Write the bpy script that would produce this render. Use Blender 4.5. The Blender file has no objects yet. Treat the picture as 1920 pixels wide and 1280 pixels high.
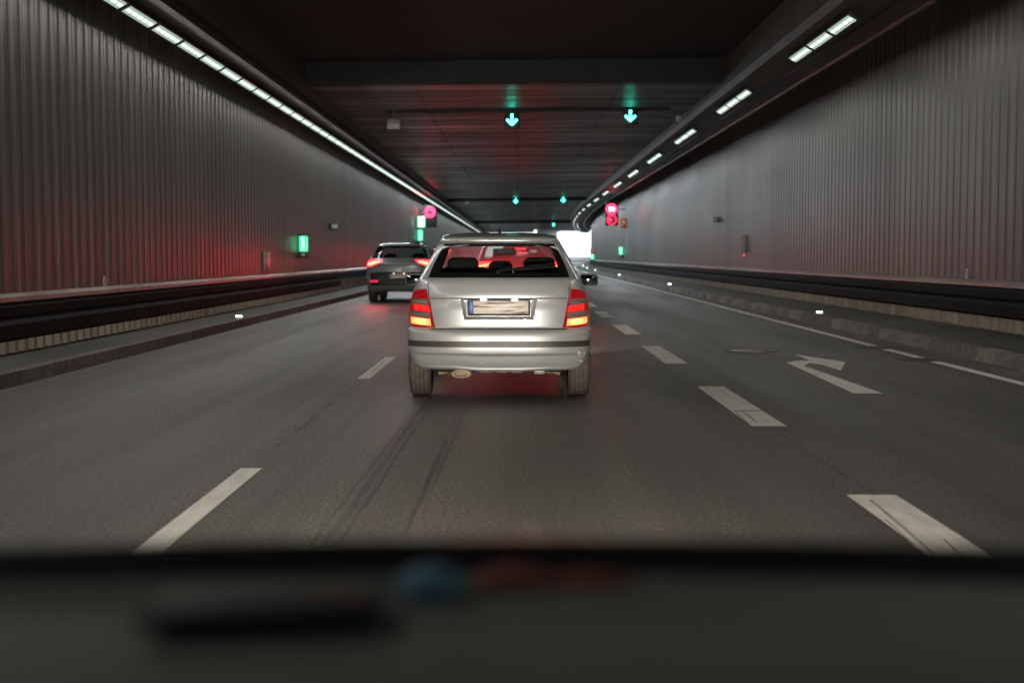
import bpy, bmesh, math, random
from mathutils import Vector, Matrix
random.seed(7)
C = bpy.context.scene
COL = C.collection
R = math.radians

# ------------------------------------------------------------------ camera, world, sun, exposure
FPX, CX, CY, VPX, HZ, EYE = 2460.0, 960.0, 640.0, 970.0, 480.0, 1.28
PITCH = math.atan((CY - HZ) / FPX)
YAW = math.atan((VPX - CX) / FPX)
cam_d = bpy.data.cameras.new('camera')
cam = bpy.data.objects.new('camera', cam_d); COL.objects.link(cam)
cam.location = (0, 0, EYE)
cam.rotation_euler = (math.pi / 2 - PITCH, 0, YAW)
cam_d.sensor_width = 36; cam_d.lens = FPX / 1920 * 36
cam_d.clip_start = 0.05; cam_d.clip_end = 6000
cam_d.dof.use_dof = True; cam_d.dof.focus_distance = 11.7; cam_d.dof.aperture_fstop = 2.2
C.camera = cam

w = bpy.data.worlds.new('World'); C.world = w; w.use_nodes = True
nt = w.node_tree; bgn = nt.nodes['Background']
sky = nt.nodes.new('ShaderNodeTexSky'); sky.sky_type = 'NISHITA'; sky.sun_disc = False
SUN_EL, SUN_ROT = R(40), R(25)
sky.dust_density = .1; sky.air_density = .5; sky.ozone_density = 2.5; sky.sun_elevation = SUN_EL; sky.sun_rotation = SUN_ROT
nt.links.new(sky.outputs[0], bgn.inputs[0]); bgn.inputs[1].default_value = 0.15
sd = bpy.data.lights.new('sun', 'SUN'); sd.energy = 4.0; sd.angle = R(0.5); sd.color = (1, .96, .9)
so = bpy.data.objects.new('sun', sd); COL.objects.link(so)
sdir = Vector((math.sin(SUN_ROT) * math.cos(SUN_EL), math.cos(SUN_ROT) * math.cos(SUN_EL), math.sin(SUN_EL)))
so.rotation_euler = (-sdir).to_track_quat('-Z', 'Y').to_euler(); so.location = (30, 260, 60)
C.view_settings.view_transform = 'Standard'; C.view_settings.look = 'None'
C.view_settings.exposure = 0.4; C.view_settings.gamma = 1.0
C.render.engine = 'CYCLES'
C.cycles.use_denoising = True
C.cycles.max_bounces = 7; C.cycles.diffuse_bounces = 3; C.cycles.glossy_bounces = 4
C.cycles.transmission_bounces = 6; C.cycles.transparent_max_bounces = 10
C.cycles.sample_clamp_indirect = 4.0
C.cycles.caustics_reflective = False; C.cycles.caustics_refractive = False
TAIL_W = 28.0
LED_L, LED_BRIGHT, HEAD_W, LAMP_W = .34, 1.15, 1050.0, 9.6

# headlights of the car the photograph is taken from (its beams light the road and the car ahead)
for sx in (-.62, .62):
    ld = bpy.data.lights.new('headlight_beam', 'SPOT'); ld.energy = HEAD_W; ld.color = (1, .9, .77)
    ld.spot_size = R(64); ld.spot_blend = .9; ld.shadow_soft_size = .06
    lo = bpy.data.objects.new('headlight_beam', ld); COL.objects.link(lo)
    lo.location = (sx, 2.1, .68)
    lo.rotation_euler = Vector((0, 1, -.035)).to_track_quat('-Z', 'Y').to_euler()

# ------------------------------------------------------------------ helpers
def ray(px, py):
    cp, sp, cy_, sy = math.cos(PITCH), math.sin(PITCH), math.cos(YAW), math.sin(YAW)
    f = Vector((-sy * cp, cy_ * cp, -sp)); r = Vector((cy_, sy, 0)); u = r.cross(f)
    return f + r * ((px - CX) / FPX) - u * ((py - CY) / FPX)
def ground(px, py, h=0.0):
    d = ray(px, py); t = (h - EYE) / d.z
    return Vector((d.x * t, d.y * t, h))
def at_x(px, py, X):
    d = ray(px, py); t = X / d.x
    return Vector((X, d.y * t, EYE + d.z * t))
def at_y(px, py, Y):
    d = ray(px, py); t = Y / d.y
    return Vector((d.x * t, Y, EYE + d.z * t))

def pchip(keys):
    xs = [k[0] for k in keys]; ys = [k[1] for k in keys]; n = len(xs)
    h = [xs[i+1] - xs[i] for i in range(n-1)]; dl = [(ys[i+1] - ys[i]) / h[i] for i in range(n-1)]
    m = [0.0] * n; m[0], m[-1] = dl[0], dl[-1]
    for i in range(1, n-1):
        if dl[i-1] * dl[i] > 0:
            w1 = 2*h[i] + h[i-1]; w2 = h[i] + 2*h[i-1]
            m[i] = (w1 + w2) / (w1/dl[i-1] + w2/dl[i])
    def f(x):
        if x <= xs[0]: return ys[0]
        if x >= xs[-1]: return ys[-1]
        i = 0
        while xs[i+1] < x: i += 1
        t = (x - xs[i]) / h[i]; t2, t3 = t*t, t*t*t
        return (2*t3-3*t2+1)*ys[i] + (t3-2*t2+t)*h[i]*m[i] + (-2*t3+3*t2)*ys[i+1] + (t3-t2)*h[i]*m[i+1]
    return f

def mat(name, col=(.5, .5, .5), rough=.5, metal=0.0, vary=.15, scale=6.0, stretch=(1, 1, 1), bump=0.0, bscale=None,
        coat=0.0, emit=None, emit_s=0.0, spec=.5, rvary=0.0):
    m = bpy.data.materials.new(name); m.use_nodes = True
    t = m.node_tree; N = t.nodes; L = t.links
    p = N['Principled BSDF']
    p.inputs['Roughness'].default_value = rough; p.inputs['Metallic'].default_value = metal
    p.inputs['Coat Weight'].default_value = coat; p.inputs['Coat Roughness'].default_value = .06
    p.inputs['Specular IOR Level'].default_value = spec
    tc = N.new('ShaderNodeTexCoord'); mp = N.new('ShaderNodeMapping'); mp.inputs['Scale'].default_value = stretch
    L.new(tc.outputs['Object'], mp.inputs[0])
    nz = N.new('ShaderNodeTexNoise'); nz.inputs['Scale'].default_value = scale; nz.inputs['Detail'].default_value = 6
    L.new(mp.outputs[0], nz.inputs[0])
    rp = N.new('ShaderNodeMapRange'); rp.inputs[1].default_value = .3; rp.inputs[2].default_value = .7
    rp.inputs[3].default_value = 1 - vary; rp.inputs[4].default_value = 1 + vary
    L.new(nz.outputs[0], rp.inputs[0])
    mx = N.new('ShaderNodeVectorMath'); mx.operation = 'SCALE'; mx.inputs[0].default_value = col
    L.new(rp.outputs[0], mx.inputs['Scale']); L.new(mx.outputs[0], p.inputs['Base Color'])
    if rvary:
        rr = N.new('ShaderNodeMapRange'); rr.inputs[1].default_value = .3; rr.inputs[2].default_value = .7
        rr.inputs[3].default_value = rough - rvary; rr.inputs[4].default_value = rough + rvary
        L.new(nz.outputs[0], rr.inputs[0]); L.new(rr.outputs[0], p.inputs['Roughness'])
    if bump:
        n2 = N.new('ShaderNodeTexNoise'); n2.inputs['Scale'].default_value = bscale or scale * 8; n2.inputs['Detail'].default_value = 4
        L.new(mp.outputs[0], n2.inputs[0])
        b = N.new('ShaderNodeBump'); b.inputs['Strength'].default_value = bump; b.inputs['Distance'].default_value = .02
        L.new(n2.outputs[0], b.inputs['Height']); L.new(b.outputs[0], p.inputs['Normal'])
    if emit:
        p.inputs['Emission Color'].default_value = (*emit, 1); p.inputs['Emission Strength'].default_value = emit_s
    return m

def link(o, parent=None):
    COL.objects.link(o)
    if parent is not None: o.parent = parent
    return o
def mesh_obj(name, verts, faces, material, parent=None, smooth=None, loc=None):
    me = bpy.data.meshes.new(name); me.from_pydata([tuple(v) for v in verts], [], faces); me.update()
    bm = bmesh.new(); bm.from_mesh(me); bmesh.ops.recalc_face_normals(bm, faces=bm.faces); bm.to_mesh(me); bm.free()
    if smooth is not None:
        for p in me.polygons: p.use_smooth = True
        me.set_sharp_from_angle(angle=R(smooth))
    if material: me.materials.append(material)
    o = bpy.data.objects.new(name, me)
    if loc: o.location = loc
    return link(o, parent)
class MB:
    def __init__(s): s.bm = bmesh.new()
    def box(s, c, size, bevel=0.0, rot=None, seg=2):
        b = bmesh.new(); bmesh.ops.create_cube(b, size=1)
        bmesh.ops.scale(b, vec=size, verts=b.verts)
        if bevel: bmesh.ops.bevel(b, geom=list(b.edges), offset=bevel, segments=seg, affect='EDGES', profile=.5)
        if rot: bmesh.ops.rotate(b, verts=b.verts, matrix=rot)
        bmesh.ops.translate(b, vec=c, verts=b.verts)
        s._add(b); return s
    def cyl(s, c, r, depth, axis='Y', seg=24, r2=None, bevel=0):
        b = bmesh.new(); bmesh.ops.create_cone(b, cap_ends=True, segments=seg, radius1=r, radius2=r if r2 is None else r2, depth=depth)
        if bevel: bmesh.ops.bevel(b, geom=[e for e in b.edges if len(e.link_faces) == 2 and e.calc_face_angle() > .7], offset=bevel, segments=2, affect='EDGES')
        if axis == 'Y': bmesh.ops.rotate(b, verts=b.verts, matrix=Matrix.Rotation(R(90), 3, 'X'))
        if axis == 'X': bmesh.ops.rotate(b, verts=b.verts, matrix=Matrix.Rotation(R(90), 3, 'Y'))
        bmesh.ops.translate(b, vec=c, verts=b.verts); s._add(b); return s
    def ball(s, c, rad, seg=20):
        b = bmesh.new(); bmesh.ops.create_uvsphere(b, u_segments=seg, v_segments=seg // 2, radius=1)
        bmesh.ops.scale(b, vec=rad, verts=b.verts); bmesh.ops.translate(b, vec=c, verts=b.verts); s._add(b); return s
    def ring(s, c, ro, ri, depth, seg=36):          # annulus in the XZ plane
        vs, fs = [], []
        for i in range(seg):
            a = 2 * math.pi * i / seg
            for rr, yy in ((ro, 0), (ri, 0), (ri, depth), (ro, depth)):
                vs.append((c[0] + rr * math.cos(a), c[1] + yy, c[2] + rr * math.sin(a)))
        for i in range(seg):
            j = (i + 1) % seg
            for k in range(4): fs.append((4*i+k, 4*i+(k+1) % 4, 4*j+(k+1) % 4, 4*j+k))
        return s.raw(vs, fs)
    def tube(s, pts, r, seg=10):
        vs, fs = [], []; pts = [Vector(p) for p in pts]
        for i, p in enumerate(pts):
            t = (pts[min(i+1, len(pts)-1)] - pts[max(i-1, 0)]).normalized()
            a = t.cross(Vector((0, 0, 1)) if abs(t.z) < .9 else Vector((1, 0, 0))).normalized(); b_ = t.cross(a)
            rr = r[i] if isinstance(r, (list, tuple)) else r
            for k in range(seg):
                an = 2 * math.pi * k / seg; vs.append(p + a * (rr * math.cos(an)) + b_ * (rr * math.sin(an)))
        for i in range(len(pts) - 1):
            for k in range(seg): fs.append((i*seg+k, i*seg+(k+1) % seg, (i+1)*seg+(k+1) % seg, (i+1)*seg+k))
        fs.append(tuple(range(seg))); fs.append(tuple((len(pts)-1)*seg + k for k in range(seg)))
        return s.raw(vs, fs)
    def raw(s, vs, fs):
        v = [s.bm.verts.new(tuple(q)) for q in vs]
        for f in fs:
            try: s.bm.faces.new([v[i] for i in f])
            except ValueError: pass
        return s
    def _add(s, b):
        me = bpy.data.meshes.new('tmp'); b.to_mesh(me); b.free(); s.bm.from_mesh(me); bpy.data.meshes.remove(me)
    def build(s, name, material, parent=None, smooth=35, loc=None):
        me = bpy.data.meshes.new(name); bmesh.ops.recalc_face_normals(s.bm, faces=s.bm.faces); s.bm.to_mesh(me); s.bm.free()
        if smooth:
            for p in me.polygons: p.use_smooth = True
            me.set_sharp_from_angle(angle=R(smooth))
        me.materials.append(material)
        o = bpy.data.objects.new(name, me)
        if loc: o.location = loc
        return link(o, parent)
def tag(o, label=None, cat=None, group=None, kind=None):
    if label: o['label'] = label
    if cat: o['category'] = cat
    if group: o['group'] = group
    if kind: o['kind'] = kind
    return o
def empty(name, loc, label=None, cat=None, group=None, rz=0):
    o = bpy.data.objects.new(name, None); o.location = loc; o.rotation_euler = (0, 0, rz); o.empty_display_size = .2
    COL.objects.link(o); return tag(o, label, cat, group)
def copy_tree(o, parent=None):
    c = o.copy(); COL.objects.link(c)
    if parent is not None: c.parent = parent
    for ch in list(o.children): copy_tree(ch, c)
    return c

BEND0, BENDR = 90.0, 1400.0
def bend(d): return max(0.0, d - BEND0) ** 2 / (2 * BENDR)
def straight(d): return 0.0
def sweep(profile, ds, shift=straight, close=False):
    vs, fs = [], []; n = len(profile)
    for d in ds:
        s = shift(d)
        for (x, z) in profile: vs.append((x + s, d, z))
    for i in range(len(ds) - 1):
        for k in range(n if close else n - 1):
            k2 = (k + 1) % n
            fs.append((i*n+k, i*n+k2, (i+1)*n+k2, (i+1)*n+k))
    if close:
        fs.append(tuple(range(n))); fs.append(tuple((len(ds)-1)*n + k for k in range(n)))
    return vs, fs
def frange(a, b, s):
    n = max(1, int(round((b - a) / s))); return [a + (b - a) * i / n for i in range(n + 1)]

# ------------------------------------------------------------------ materials of the setting
def asphalt_mat():
    m = mat('asphalt', (.092, .086, .075), .5, 0, .2, 1.1, (1, .12, 1), bump=.35, bscale=140, rvary=.1)
    t = m.node_tree; N, L = t.nodes, t.links; p = N['Principled BSDF']
    tc = [n for n in N if n.type == 'TEX_COORD'][0]
    g = N.new('ShaderNodeTexNoise'); g.inputs['Scale'].default_value = 42; g.inputs['Detail'].default_value = 3
    L.new(tc.outputs['Object'], g.inputs[0])
    r1 = N.new('ShaderNodeMapRange'); r1.inputs[1].default_value = .3; r1.inputs[2].default_value = .72; r1.inputs[3].default_value = .25; r1.inputs[4].default_value = 2.1
    L.new(g.outputs[0], r1.inputs[0])
    # scattered pale grit
    v = N.new('ShaderNodeTexVoronoi'); v.inputs['Scale'].default_value = 3.2; L.new(tc.outputs['Object'], v.inputs[0])
    r2 = N.new('ShaderNodeMapRange'); r2.inputs[1].default_value = .035; r2.inputs[2].default_value = .06; r2.inputs[3].default_value = 2.6; r2.inputs[4].default_value = 1
    L.new(v.outputs['Distance'], r2.inputs[0])
    # longitudinal wheel polish and patches
    mp = N.new('ShaderNodeMapping'); mp.inputs['Scale'].default_value = (2.6, .03, 1); L.new(tc.outputs['Object'], mp.inputs[0])
    n3 = N.new('ShaderNodeTexNoise'); n3.inputs['Scale'].default_value = 1; n3.inputs['Detail'].default_value = 3; L.new(mp.outputs[0], n3.inputs[0])
    r3 = N.new('ShaderNodeMapRange'); r3.inputs[1].default_value = .3; r3.inputs[2].default_value = .7; r3.inputs[3].default_value = .7; r3.inputs[4].default_value = 1.22
    L.new(n3.outputs[0], r3.inputs[0])
    src = p.inputs['Base Color'].links[0].from_socket
    cur = src
    for r in (r1, r2, r3):
        s = N.new('ShaderNodeVectorMath'); s.operation = 'SCALE'; L.new(cur, s.inputs[0]); L.new(r.outputs[0], s.inputs['Scale']); cur = s.outputs[0]
    L.new(cur, p.inputs['Base Color'])
    return m
def ceiling_mat():
    m = mat('ceiling_concrete', (.085, .08, .078), .5, 0, .22, .9, (1, 1, 1), bump=.15, bscale=9)
    t = m.node_tree; N, L = t.nodes, t.links; p = N['Principled BSDF']
    tc = [n for n in N if n.type == 'TEX_COORD'][0]
    mp = N.new('ShaderNodeMapping'); mp.inputs['Rotation'].default_value = (0, 0, R(90)); L.new(tc.outputs['Object'], mp.inputs[0])
    bk = N.new('ShaderNodeTexBrick'); bk.offset = 0; bk.inputs['Scale'].default_value = 1; bk.inputs['Mortar Size'].default_value = .045
    bk.inputs['Brick Width'].default_value = 1.5; bk.inputs['Row Height'].default_value = 2.45
    bk.inputs['Color1'].default_value = (1, 1, 1, 1); bk.inputs['Color2'].default_value = (.72, .72, .72, 1); bk.inputs['Mortar'].default_value = (.15, .15, .15, 1)
    L.new(mp.outputs[0], bk.inputs[0])
    s = N.new('ShaderNodeVectorMath'); s.operation = 'MULTIPLY'
    L.new(p.inputs['Base Color'].links[0].from_socket, s.inputs[0]); L.new(bk.outputs['Color'], s.inputs[1]); L.new(s.outputs[0], p.inputs['Base Color'])
    mp2 = N.new('ShaderNodeMapping'); mp2.inputs['Scale'].default_value = (.12, 1.3, 1); L.new(tc.outputs['Object'], mp2.inputs[0])
    n2 = N.new('ShaderNodeTexNoise'); n2.inputs['Scale'].default_value = 1; n2.inputs['Detail'].default_value = 2; L.new(mp2.outputs[0], n2.inputs[0])
    r = N.new('ShaderNodeMapRange'); r.inputs[1].default_value = .35; r.inputs[2].default_value = .65; r.inputs[3].default_value = .34; r.inputs[4].default_value = .62
    L.new(n2.outputs[0], r.inputs[0]); L.new(r.outputs[0], p.inputs['Roughness'])
    return m
def kerb_mat(name, c1, c2, step):
    m = mat(name, (1, 1, 1), .7, 0, .3, 9, bump=.4, bscale=60)
    t = m.node_tree; N, L = t.nodes, t.links; p = N['Principled BSDF']
    tc = [n for n in N if n.type == 'TEX_COORD'][0]
    sp = N.new('ShaderNodeSeparateXYZ'); L.new(tc.outputs['Object'], sp.inputs[0])
    dv = N.new('ShaderNodeMath'); dv.operation = 'DIVIDE'; dv.inputs[1].default_value = step; L.new(sp.outputs['Y'], dv.inputs[0])
    fl = N.new('ShaderNodeMath'); fl.operation = 'FLOOR'; L.new(dv.outputs[0], fl.inputs[0])
    wn = N.new('ShaderNodeTexWhiteNoise'); wn.noise_dimensions = '1D'; L.new(fl.outputs[0], wn.inputs['W'])
    fr = N.new('ShaderNodeMath'); fr.operation = 'FRACT'; L.new(dv.outputs[0], fr.inputs[0])
    gt = N.new('ShaderNodeMapRange'); gt.inputs[1].default_value = 0; gt.inputs[2].default_value = .03; gt.inputs[3].default_value = .35; gt.inputs[4].default_value = 1; L.new(fr.outputs[0], gt.inputs[0])
    mx = N.new('ShaderNodeMix'); mx.data_type = 'RGBA'; mx.inputs[6].default_value = (*c1, 1); mx.inputs[7].default_value = (*c2, 1); L.new(wn.outputs['Value'], mx.inputs[0])
    s0 = N.new('ShaderNodeVectorMath'); s0.operation = 'SCALE'; L.new(mx.outputs[2], s0.inputs[0]); L.new(gt.outputs[0], s0.inputs['Scale'])
    s = N.new('ShaderNodeVectorMath'); s.operation = 'MULTIPLY'; L.new(p.inputs['Base Color'].links[0].from_socket, s.inputs[0]); L.new(s0.outputs[0], s.inputs[1])
    L.new(s.outputs[0], p.inputs['Base Color'])
    return m
M = {}
M['asphalt'] = asphalt_mat()
M['paint'] = mat('road_paint', (.86, .84, .77), .6, 0, .12, 5, (3, .6, 1), bump=.2, bscale=120)
M['ceiling'] = ceiling_mat()
M['ceiling_dark'] = mat('dark_concrete', (.026, .025, .024), .75, 0, .3, .8, bump=.2, bscale=14)  # near-black concrete tone for the raised bay, beams and roof
M['soffit'] = mat('soffit_boards', (.085, .08, .076), .5, 0, .3, 2, (1, .6, 1), bump=.2)
M['panel'] = mat('corrugated_steel', (.172, .163, .154), .42, .4, .09, 1.2, (1, 2.5, .22), rvary=.05)
def sheet_tone(m, step, amt):                         # each cladding sheet has its own slight tone
    t = m.node_tree; N, L = t.nodes, t.links; p = N['Principled BSDF']; tc = [n for n in N if n.type == 'TEX_COORD'][0]
    sp = N.new('ShaderNodeSeparateXYZ'); L.new(tc.outputs['Object'], sp.inputs[0])
    dv = N.new('ShaderNodeMath'); dv.operation = 'DIVIDE'; dv.inputs[1].default_value = step; L.new(sp.outputs['Y'], dv.inputs[0])
    fl = N.new('ShaderNodeMath'); fl.operation = 'FLOOR'; L.new(dv.outputs[0], fl.inputs[0])
    wn = N.new('ShaderNodeTexWhiteNoise'); wn.noise_dimensions = '1D'; L.new(fl.outputs[0], wn.inputs['W'])
    fr = N.new('ShaderNodeMath'); fr.operation = 'FRACT'; L.new(dv.outputs[0], fr.inputs[0])
    gt = N.new('ShaderNodeMath'); gt.operation = 'GREATER_THAN'; gt.inputs[1].default_value = .02; L.new(fr.outputs[0], gt.inputs[0])
    j = N.new('ShaderNodeMapRange'); j.inputs[3].default_value = .45; j.inputs[4].default_value = 1; L.new(gt.outputs[0], j.inputs[0])
    r = N.new('ShaderNodeMapRange'); r.inputs[3].default_value = 1 - amt; r.inputs[4].default_value = 1 + amt; L.new(wn.outputs['Value'], r.inputs[0])
    mu = N.new('ShaderNodeMath'); mu.operation = 'MULTIPLY'; L.new(r.outputs[0], mu.inputs[0]); L.new(j.outputs[0], mu.inputs[1])
    s = N.new('ShaderNodeVectorMath'); s.operation = 'SCALE'; L.new(p.inputs['Base Color'].links[0].from_socket, s.inputs[0]); L.new(mu.outputs[0], s.inputs['Scale']); L.new(s.outputs[0], p.inputs['Base Color'])
sheet_tone(M['panel'], 1.36, .09)
M['base_panel'] = mat('ribbed_concrete', (.42, .37, .31), .7, 0, .25, 3, (1, 1, .4), bump=.2)
M['trim'] = mat('ledge_metal', (.36, .32, .3), .34, .3, .2, 2, (1, .5, 1), rvary=.08)
M['barrier'] = mat('black_steel', (.012, .0125, .012), .75, 0, .3, 2.5, (1, .3, 1), bump=.1, spec=.15)
M['walk'] = mat('walkway_concrete', (.09, .09, .078), .7, 0, .3, 1.2, (1, .3, 1), bump=.3, bscale=50)
M['kerb_l'] = kerb_mat('brown_kerb', (.12, .118, .11), (.17, .165, .155), 1.0)
M['kerb_r'] = kerb_mat('granite_kerb', (.12, .11, .1), (.3, .28, .25), .62)
M['gutter'] = mat('gutter_concrete', (.13, .125, .115), .75, 0, .3, 2.5, (1, .3, 1), bump=.3, bscale=60)
M['black'] = mat('black_plastic', (.018, .018, .018), .45, 0, .2, 8)
M['dkgrey'] = mat('dark_grey_metal', (.06, .06, .06), .45, .3, .2, 6)
M['grey'] = mat('grey_metal', (.3, .3, .29), .45, .3, .2, 6)
M['pale'] = mat('pale_plastic', (.55, .56, .54), .45, 0, .15, 6)
M['concrete_out'] = mat('bright_concrete', (.55, .54, .52), .8, 0, .12, .5)
M['led_diff'] = mat('lamp_glass', (.6, .66, .62), .25, 0, .1, 8, emit=(.72, 1, .84), emit_s=LED_L)
M['led'] = mat('led_row', (.8, .8, .8), .3, 0, .05, 8, emit=(.86, 1, .95), emit_s=LED_BRIGHT)
M['green_sig'] = mat('green_signal_led', (.1, .6, .5), .3, 0, .05, 8, emit=(.06, 1, .72), emit_s=7)
M['green_lamp'] = mat('green_lamp_glass', (.1, .6, .3), .25, 0, .05, 8, emit=(.015, 1, .30), emit_s=.85)
M['green_lamp_hot'] = mat('green_lamp_tube', (.4, .8, .6), .25, 0, .05, 8, emit=(.2, 1, .6), emit_s=2.2)
M['red_led'] = mat('red_led', (.6, .02, .05), .3, 0, .05, 8, emit=(1, .012, .06), emit_s=6)
M['red_led_dim'] = mat('red_led_dim', (.6, .02, .05), .3, 0, .05, 8, emit=(1, .012, .05), emit_s=2.2)
M['white_led'] = mat('white_led', (.8, .8, .8), .3, 0, .05, 8, emit=(1, .97, .95), emit_s=7)
M['exit_white'] = mat('exit_sign_white', (.8, .8, .8), .3, 0, .05, 8, emit=(.85, 1, .9), emit_s=1.5)
M['stud_led'] = mat('stud_led', (.8, .8, .8), .3, 0, .05, 8, emit=(.75, 1, .85), emit_s=9)
M['sign_red'] = mat('sign_red', (.85, .12, .03), .4, 0, .1, 8)
M['sign_white'] = mat('sign_white', (.75, .75, .72), .4, 0, .1, 8)

# ------------------------------------------------------------------ the tunnel
Y0, YB, YP, YEND = -70.0, 30.7, 215.0, 228.0
LW, RW = -5.95, 7.25
tag(mesh_obj('ground', [(-3000, -3000, -.3), (3000, -3000, -.3), (3000, 5000, -.3), (-3000, 5000, -.3)], [(0, 1, 2, 3)],
             mat('dry_ground', (.3, .29, .26), .9, 0, .3, .02)), kind='structure')
dsA = frange(Y0, 80, 10) + frange(84, 420, 4)
vs, fs = [], []
for d in dsA:
    e = 5.62 + bend(d)
    for k in range(13): vs.append((-4.95 + (e + 4.95) * k / 12, d, 0))
for i in range(len(dsA) - 1):
    for k in range(12): fs.append((i*13+k, i*13+k+1, (i+1)*13+k+1, (i+1)*13+k))
road = tag(mesh_obj('road', vs, fs, M['asphalt']), kind='structure')

def quad_mark(name, pts, material=None, z=.004):
    return mesh_obj(name, [(p[0], p[1], z) for p in pts], [tuple(range(len(pts)))], material or M['paint'], road)
def ray_rect(x0, x1, y0, y1, name='lane_dash'):
    return quad_mark(name, [(x0, y0), (x1, y0), (x1, y1), (x0, y1)])
KZ = FPX * EYE
# wide block line on the right of the lane
y = 7.06 - 3.1
for i in range(22):
    s = bend(y)
    ray_rect(1.765 + s, 2.03 + s, y - .05 if i == 0 else y, y + 3.02)
    y = [9.82, 15.6, 21.4, 27.2][i] if i < 4 else y + 5.85
# narrow line on the left
for y in (2.9, 13.62, 22.9, 32.2, 41.3, 50.4, 59.5, 68.6, 77.7, 86.8):
    ray_rect(-1.67, -1.54, y, y + (4.95 if y < 3 else 2.95))
# worn cracks and a joint across the painted blocks
def worn(name, a, b, wd):
    pa, pb = ground(*a), ground(*b); dx = wd / 2
    quad_mark(name, [(pa.x - dx, pa.y), (pa.x + dx, pa.y), (pb.x + dx, pb.y), (pb.x - dx, pb.y)], M['worn'], .006)
M['worn'] = mat('worn_paint', (.4, .385, .35), .7, 0, .3, 8)
worn('paint_crack', (1752, 1040), (1632, 938), .018); worn('paint_crack', (1722, 1030), (1660, 975), .01); worn('paint_crack', (1800, 1040), (1770, 1012), .012)
worn('paint_crack', (1418, 792), (1392, 772), .02); worn('paint_crack', (1404, 796), (1378, 772), .012); worn('paint_crack', (1365, 742), (1352, 733), .012)
pj = [ground(*q) for q in ((1374, 770), (1428, 770), (1430, 772), (1376, 772))]
quad_mark('paint_joint', [(q.x, q.y) for q in pj], M['worn'], .0062)
worn('paint_crack', (695, 700), (722, 676), .012)
# right edge line
def edge_line(y0, y1):
    ds = frange(y0, y1, 3); vs, fs = sweep([(5.0, .004), (5.14, .004)], ds, lambda d: bend(d) + min(.22, max(0, d-18) * .006))
    mesh_obj('edge_line', vs, fs, M['paint'], road)
edge_line(1, 15.9); edge_line(16.5, 18.0); edge_line(18.7, 210)
# right turn arrow (from the photograph's corners, laid out on the asphalt)
ar = [(1601, 738), (1656, 738), (1507, 686), (1518, 681), (1540, 684), (1576, 695), (1585, 679), (1489, 664), (1518, 676), (1492, 676.5), (1474, 680)]
ap = [ground(*p) for p in ar]
tri = [(0, 1, 2, 10), (10, 2, 3, 9), (9, 3, 4, 8), (4, 5, 6, 7, 8)]
mesh_obj('turn_arrow', [(p.x, p.y, .004) for p in ap], tri, M['paint'], road)
# joints, tyre marks and repair strips
M['tar'] = mat('tar_joint', (.032, .031, .03), .55, 0, .3, 3)
M['skid'] = mat('tyre_rubber_mark', (.07, .066, .06), .5, 0, .5, 3, (8, .3, 1))
M['patch'] = mat('pale_joint', (.13, .125, .11), .7, 0, .4, 4, (6, .5, 1))
def streak(name, a, b, wdt, material, n=24, wob=.01):
    vs, fs = [], []
    for i in range(n + 1):
        t = i / n; x = a[0] + (b[0]-a[0])*t + random.uniform(-wob, wob); y = a[1] + (b[1]-a[1])*t
        ww = wdt * (.08 + .92 * math.sin(math.pi * min(1, max(0, t))) ** .6) * random.uniform(.7, 1.2)
        vs += [(x - ww/2, y, .002), (x + ww/2, y, .002)]
    fs = [(2*i, 2*i+1, 2*i+3, 2*i+2) for i in range(n)]
    return mesh_obj(name, vs, fs, material, road)
streak('tar_joint', (1.93, 5.0), (1.9, 9.8), .03, M['patch'])
streak('tar_joint', (1.98, 9.4), (1.95, 10.0), .05, M['patch'])
streak('tar_joint', (-1.62, 8.0), (-1.62, 13.6), .035, M['patch'])
for a, b, w_ in (((-.86, 5.2), (-.80, 12.0), .05), ((-.80, 5.4), (-.745, 11.4), .03), ((-.92, 5.8), (-.855, 10.6), .025), ((-.52, 6.0), (-.47, 11.8), .035), ((-.47, 7.0), (-.43, 11.5), .02)):
    streak('tyre_mark', a, b, w_, M['skid'], 60, .003)
streak('tar_joint', (5.0, 18.3), (6.1, 18.4), .2, M['tar']); 
mesh_obj('tar_joint', [(4.7, 15.95, .002), (5.6, 16.1, .002), (5.6, 16.35, .002), (4.7, 16.4, .002)], [(0, 1, 2, 3)], M['tar'], road)
mesh_obj('tar_joint', [(4.7, 18.1, .002), (5.6, 18.2, .002), (5.6, 18.5, .002), (4.7, 18.6, .002)], [(0, 1, 2, 3)], M['tar'], road)
mesh_obj('gutter', *sweep([(5.2, .003), (5.62, .003)], frange(Y0, 210, 5), lambda d: bend(d) + min(.22, max(0, d-18) * .006)), M['gutter'], road)

# kerbs and walkways
tag(mesh_obj('kerb', *sweep([(-4.95, -.05), (-4.965, .14), (-5.1, .145), (-5.1, -.05)], frange(Y0, YEND, 5), close=True), M['kerb_l']), kind='structure')
tag(mesh_obj('pavement', *sweep([(-5.1, .14), (LW - .1, .15), (LW - .1, -.05), (-5.1, -.05)], frange(Y0, YEND, 5), close=True), M['walk']), kind='structure')
tag(mesh_obj('kerb', *sweep([(5.62, -.05), (5.66, .15), (5.84, .155), (5.84, -.05)], frange(Y0, 84, 6) + frange(90, YP, 4), bend, True), M['kerb_r']), kind='structure')
tag(mesh_obj('pavement', *sweep([(5.84, .15), (RW + .1, .16), (RW + .1, -.05), (5.84, -.05)], frange(Y0, 84, 6) + frange(90, YP, 4), bend, True), M['walk']), kind='structure')

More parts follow.
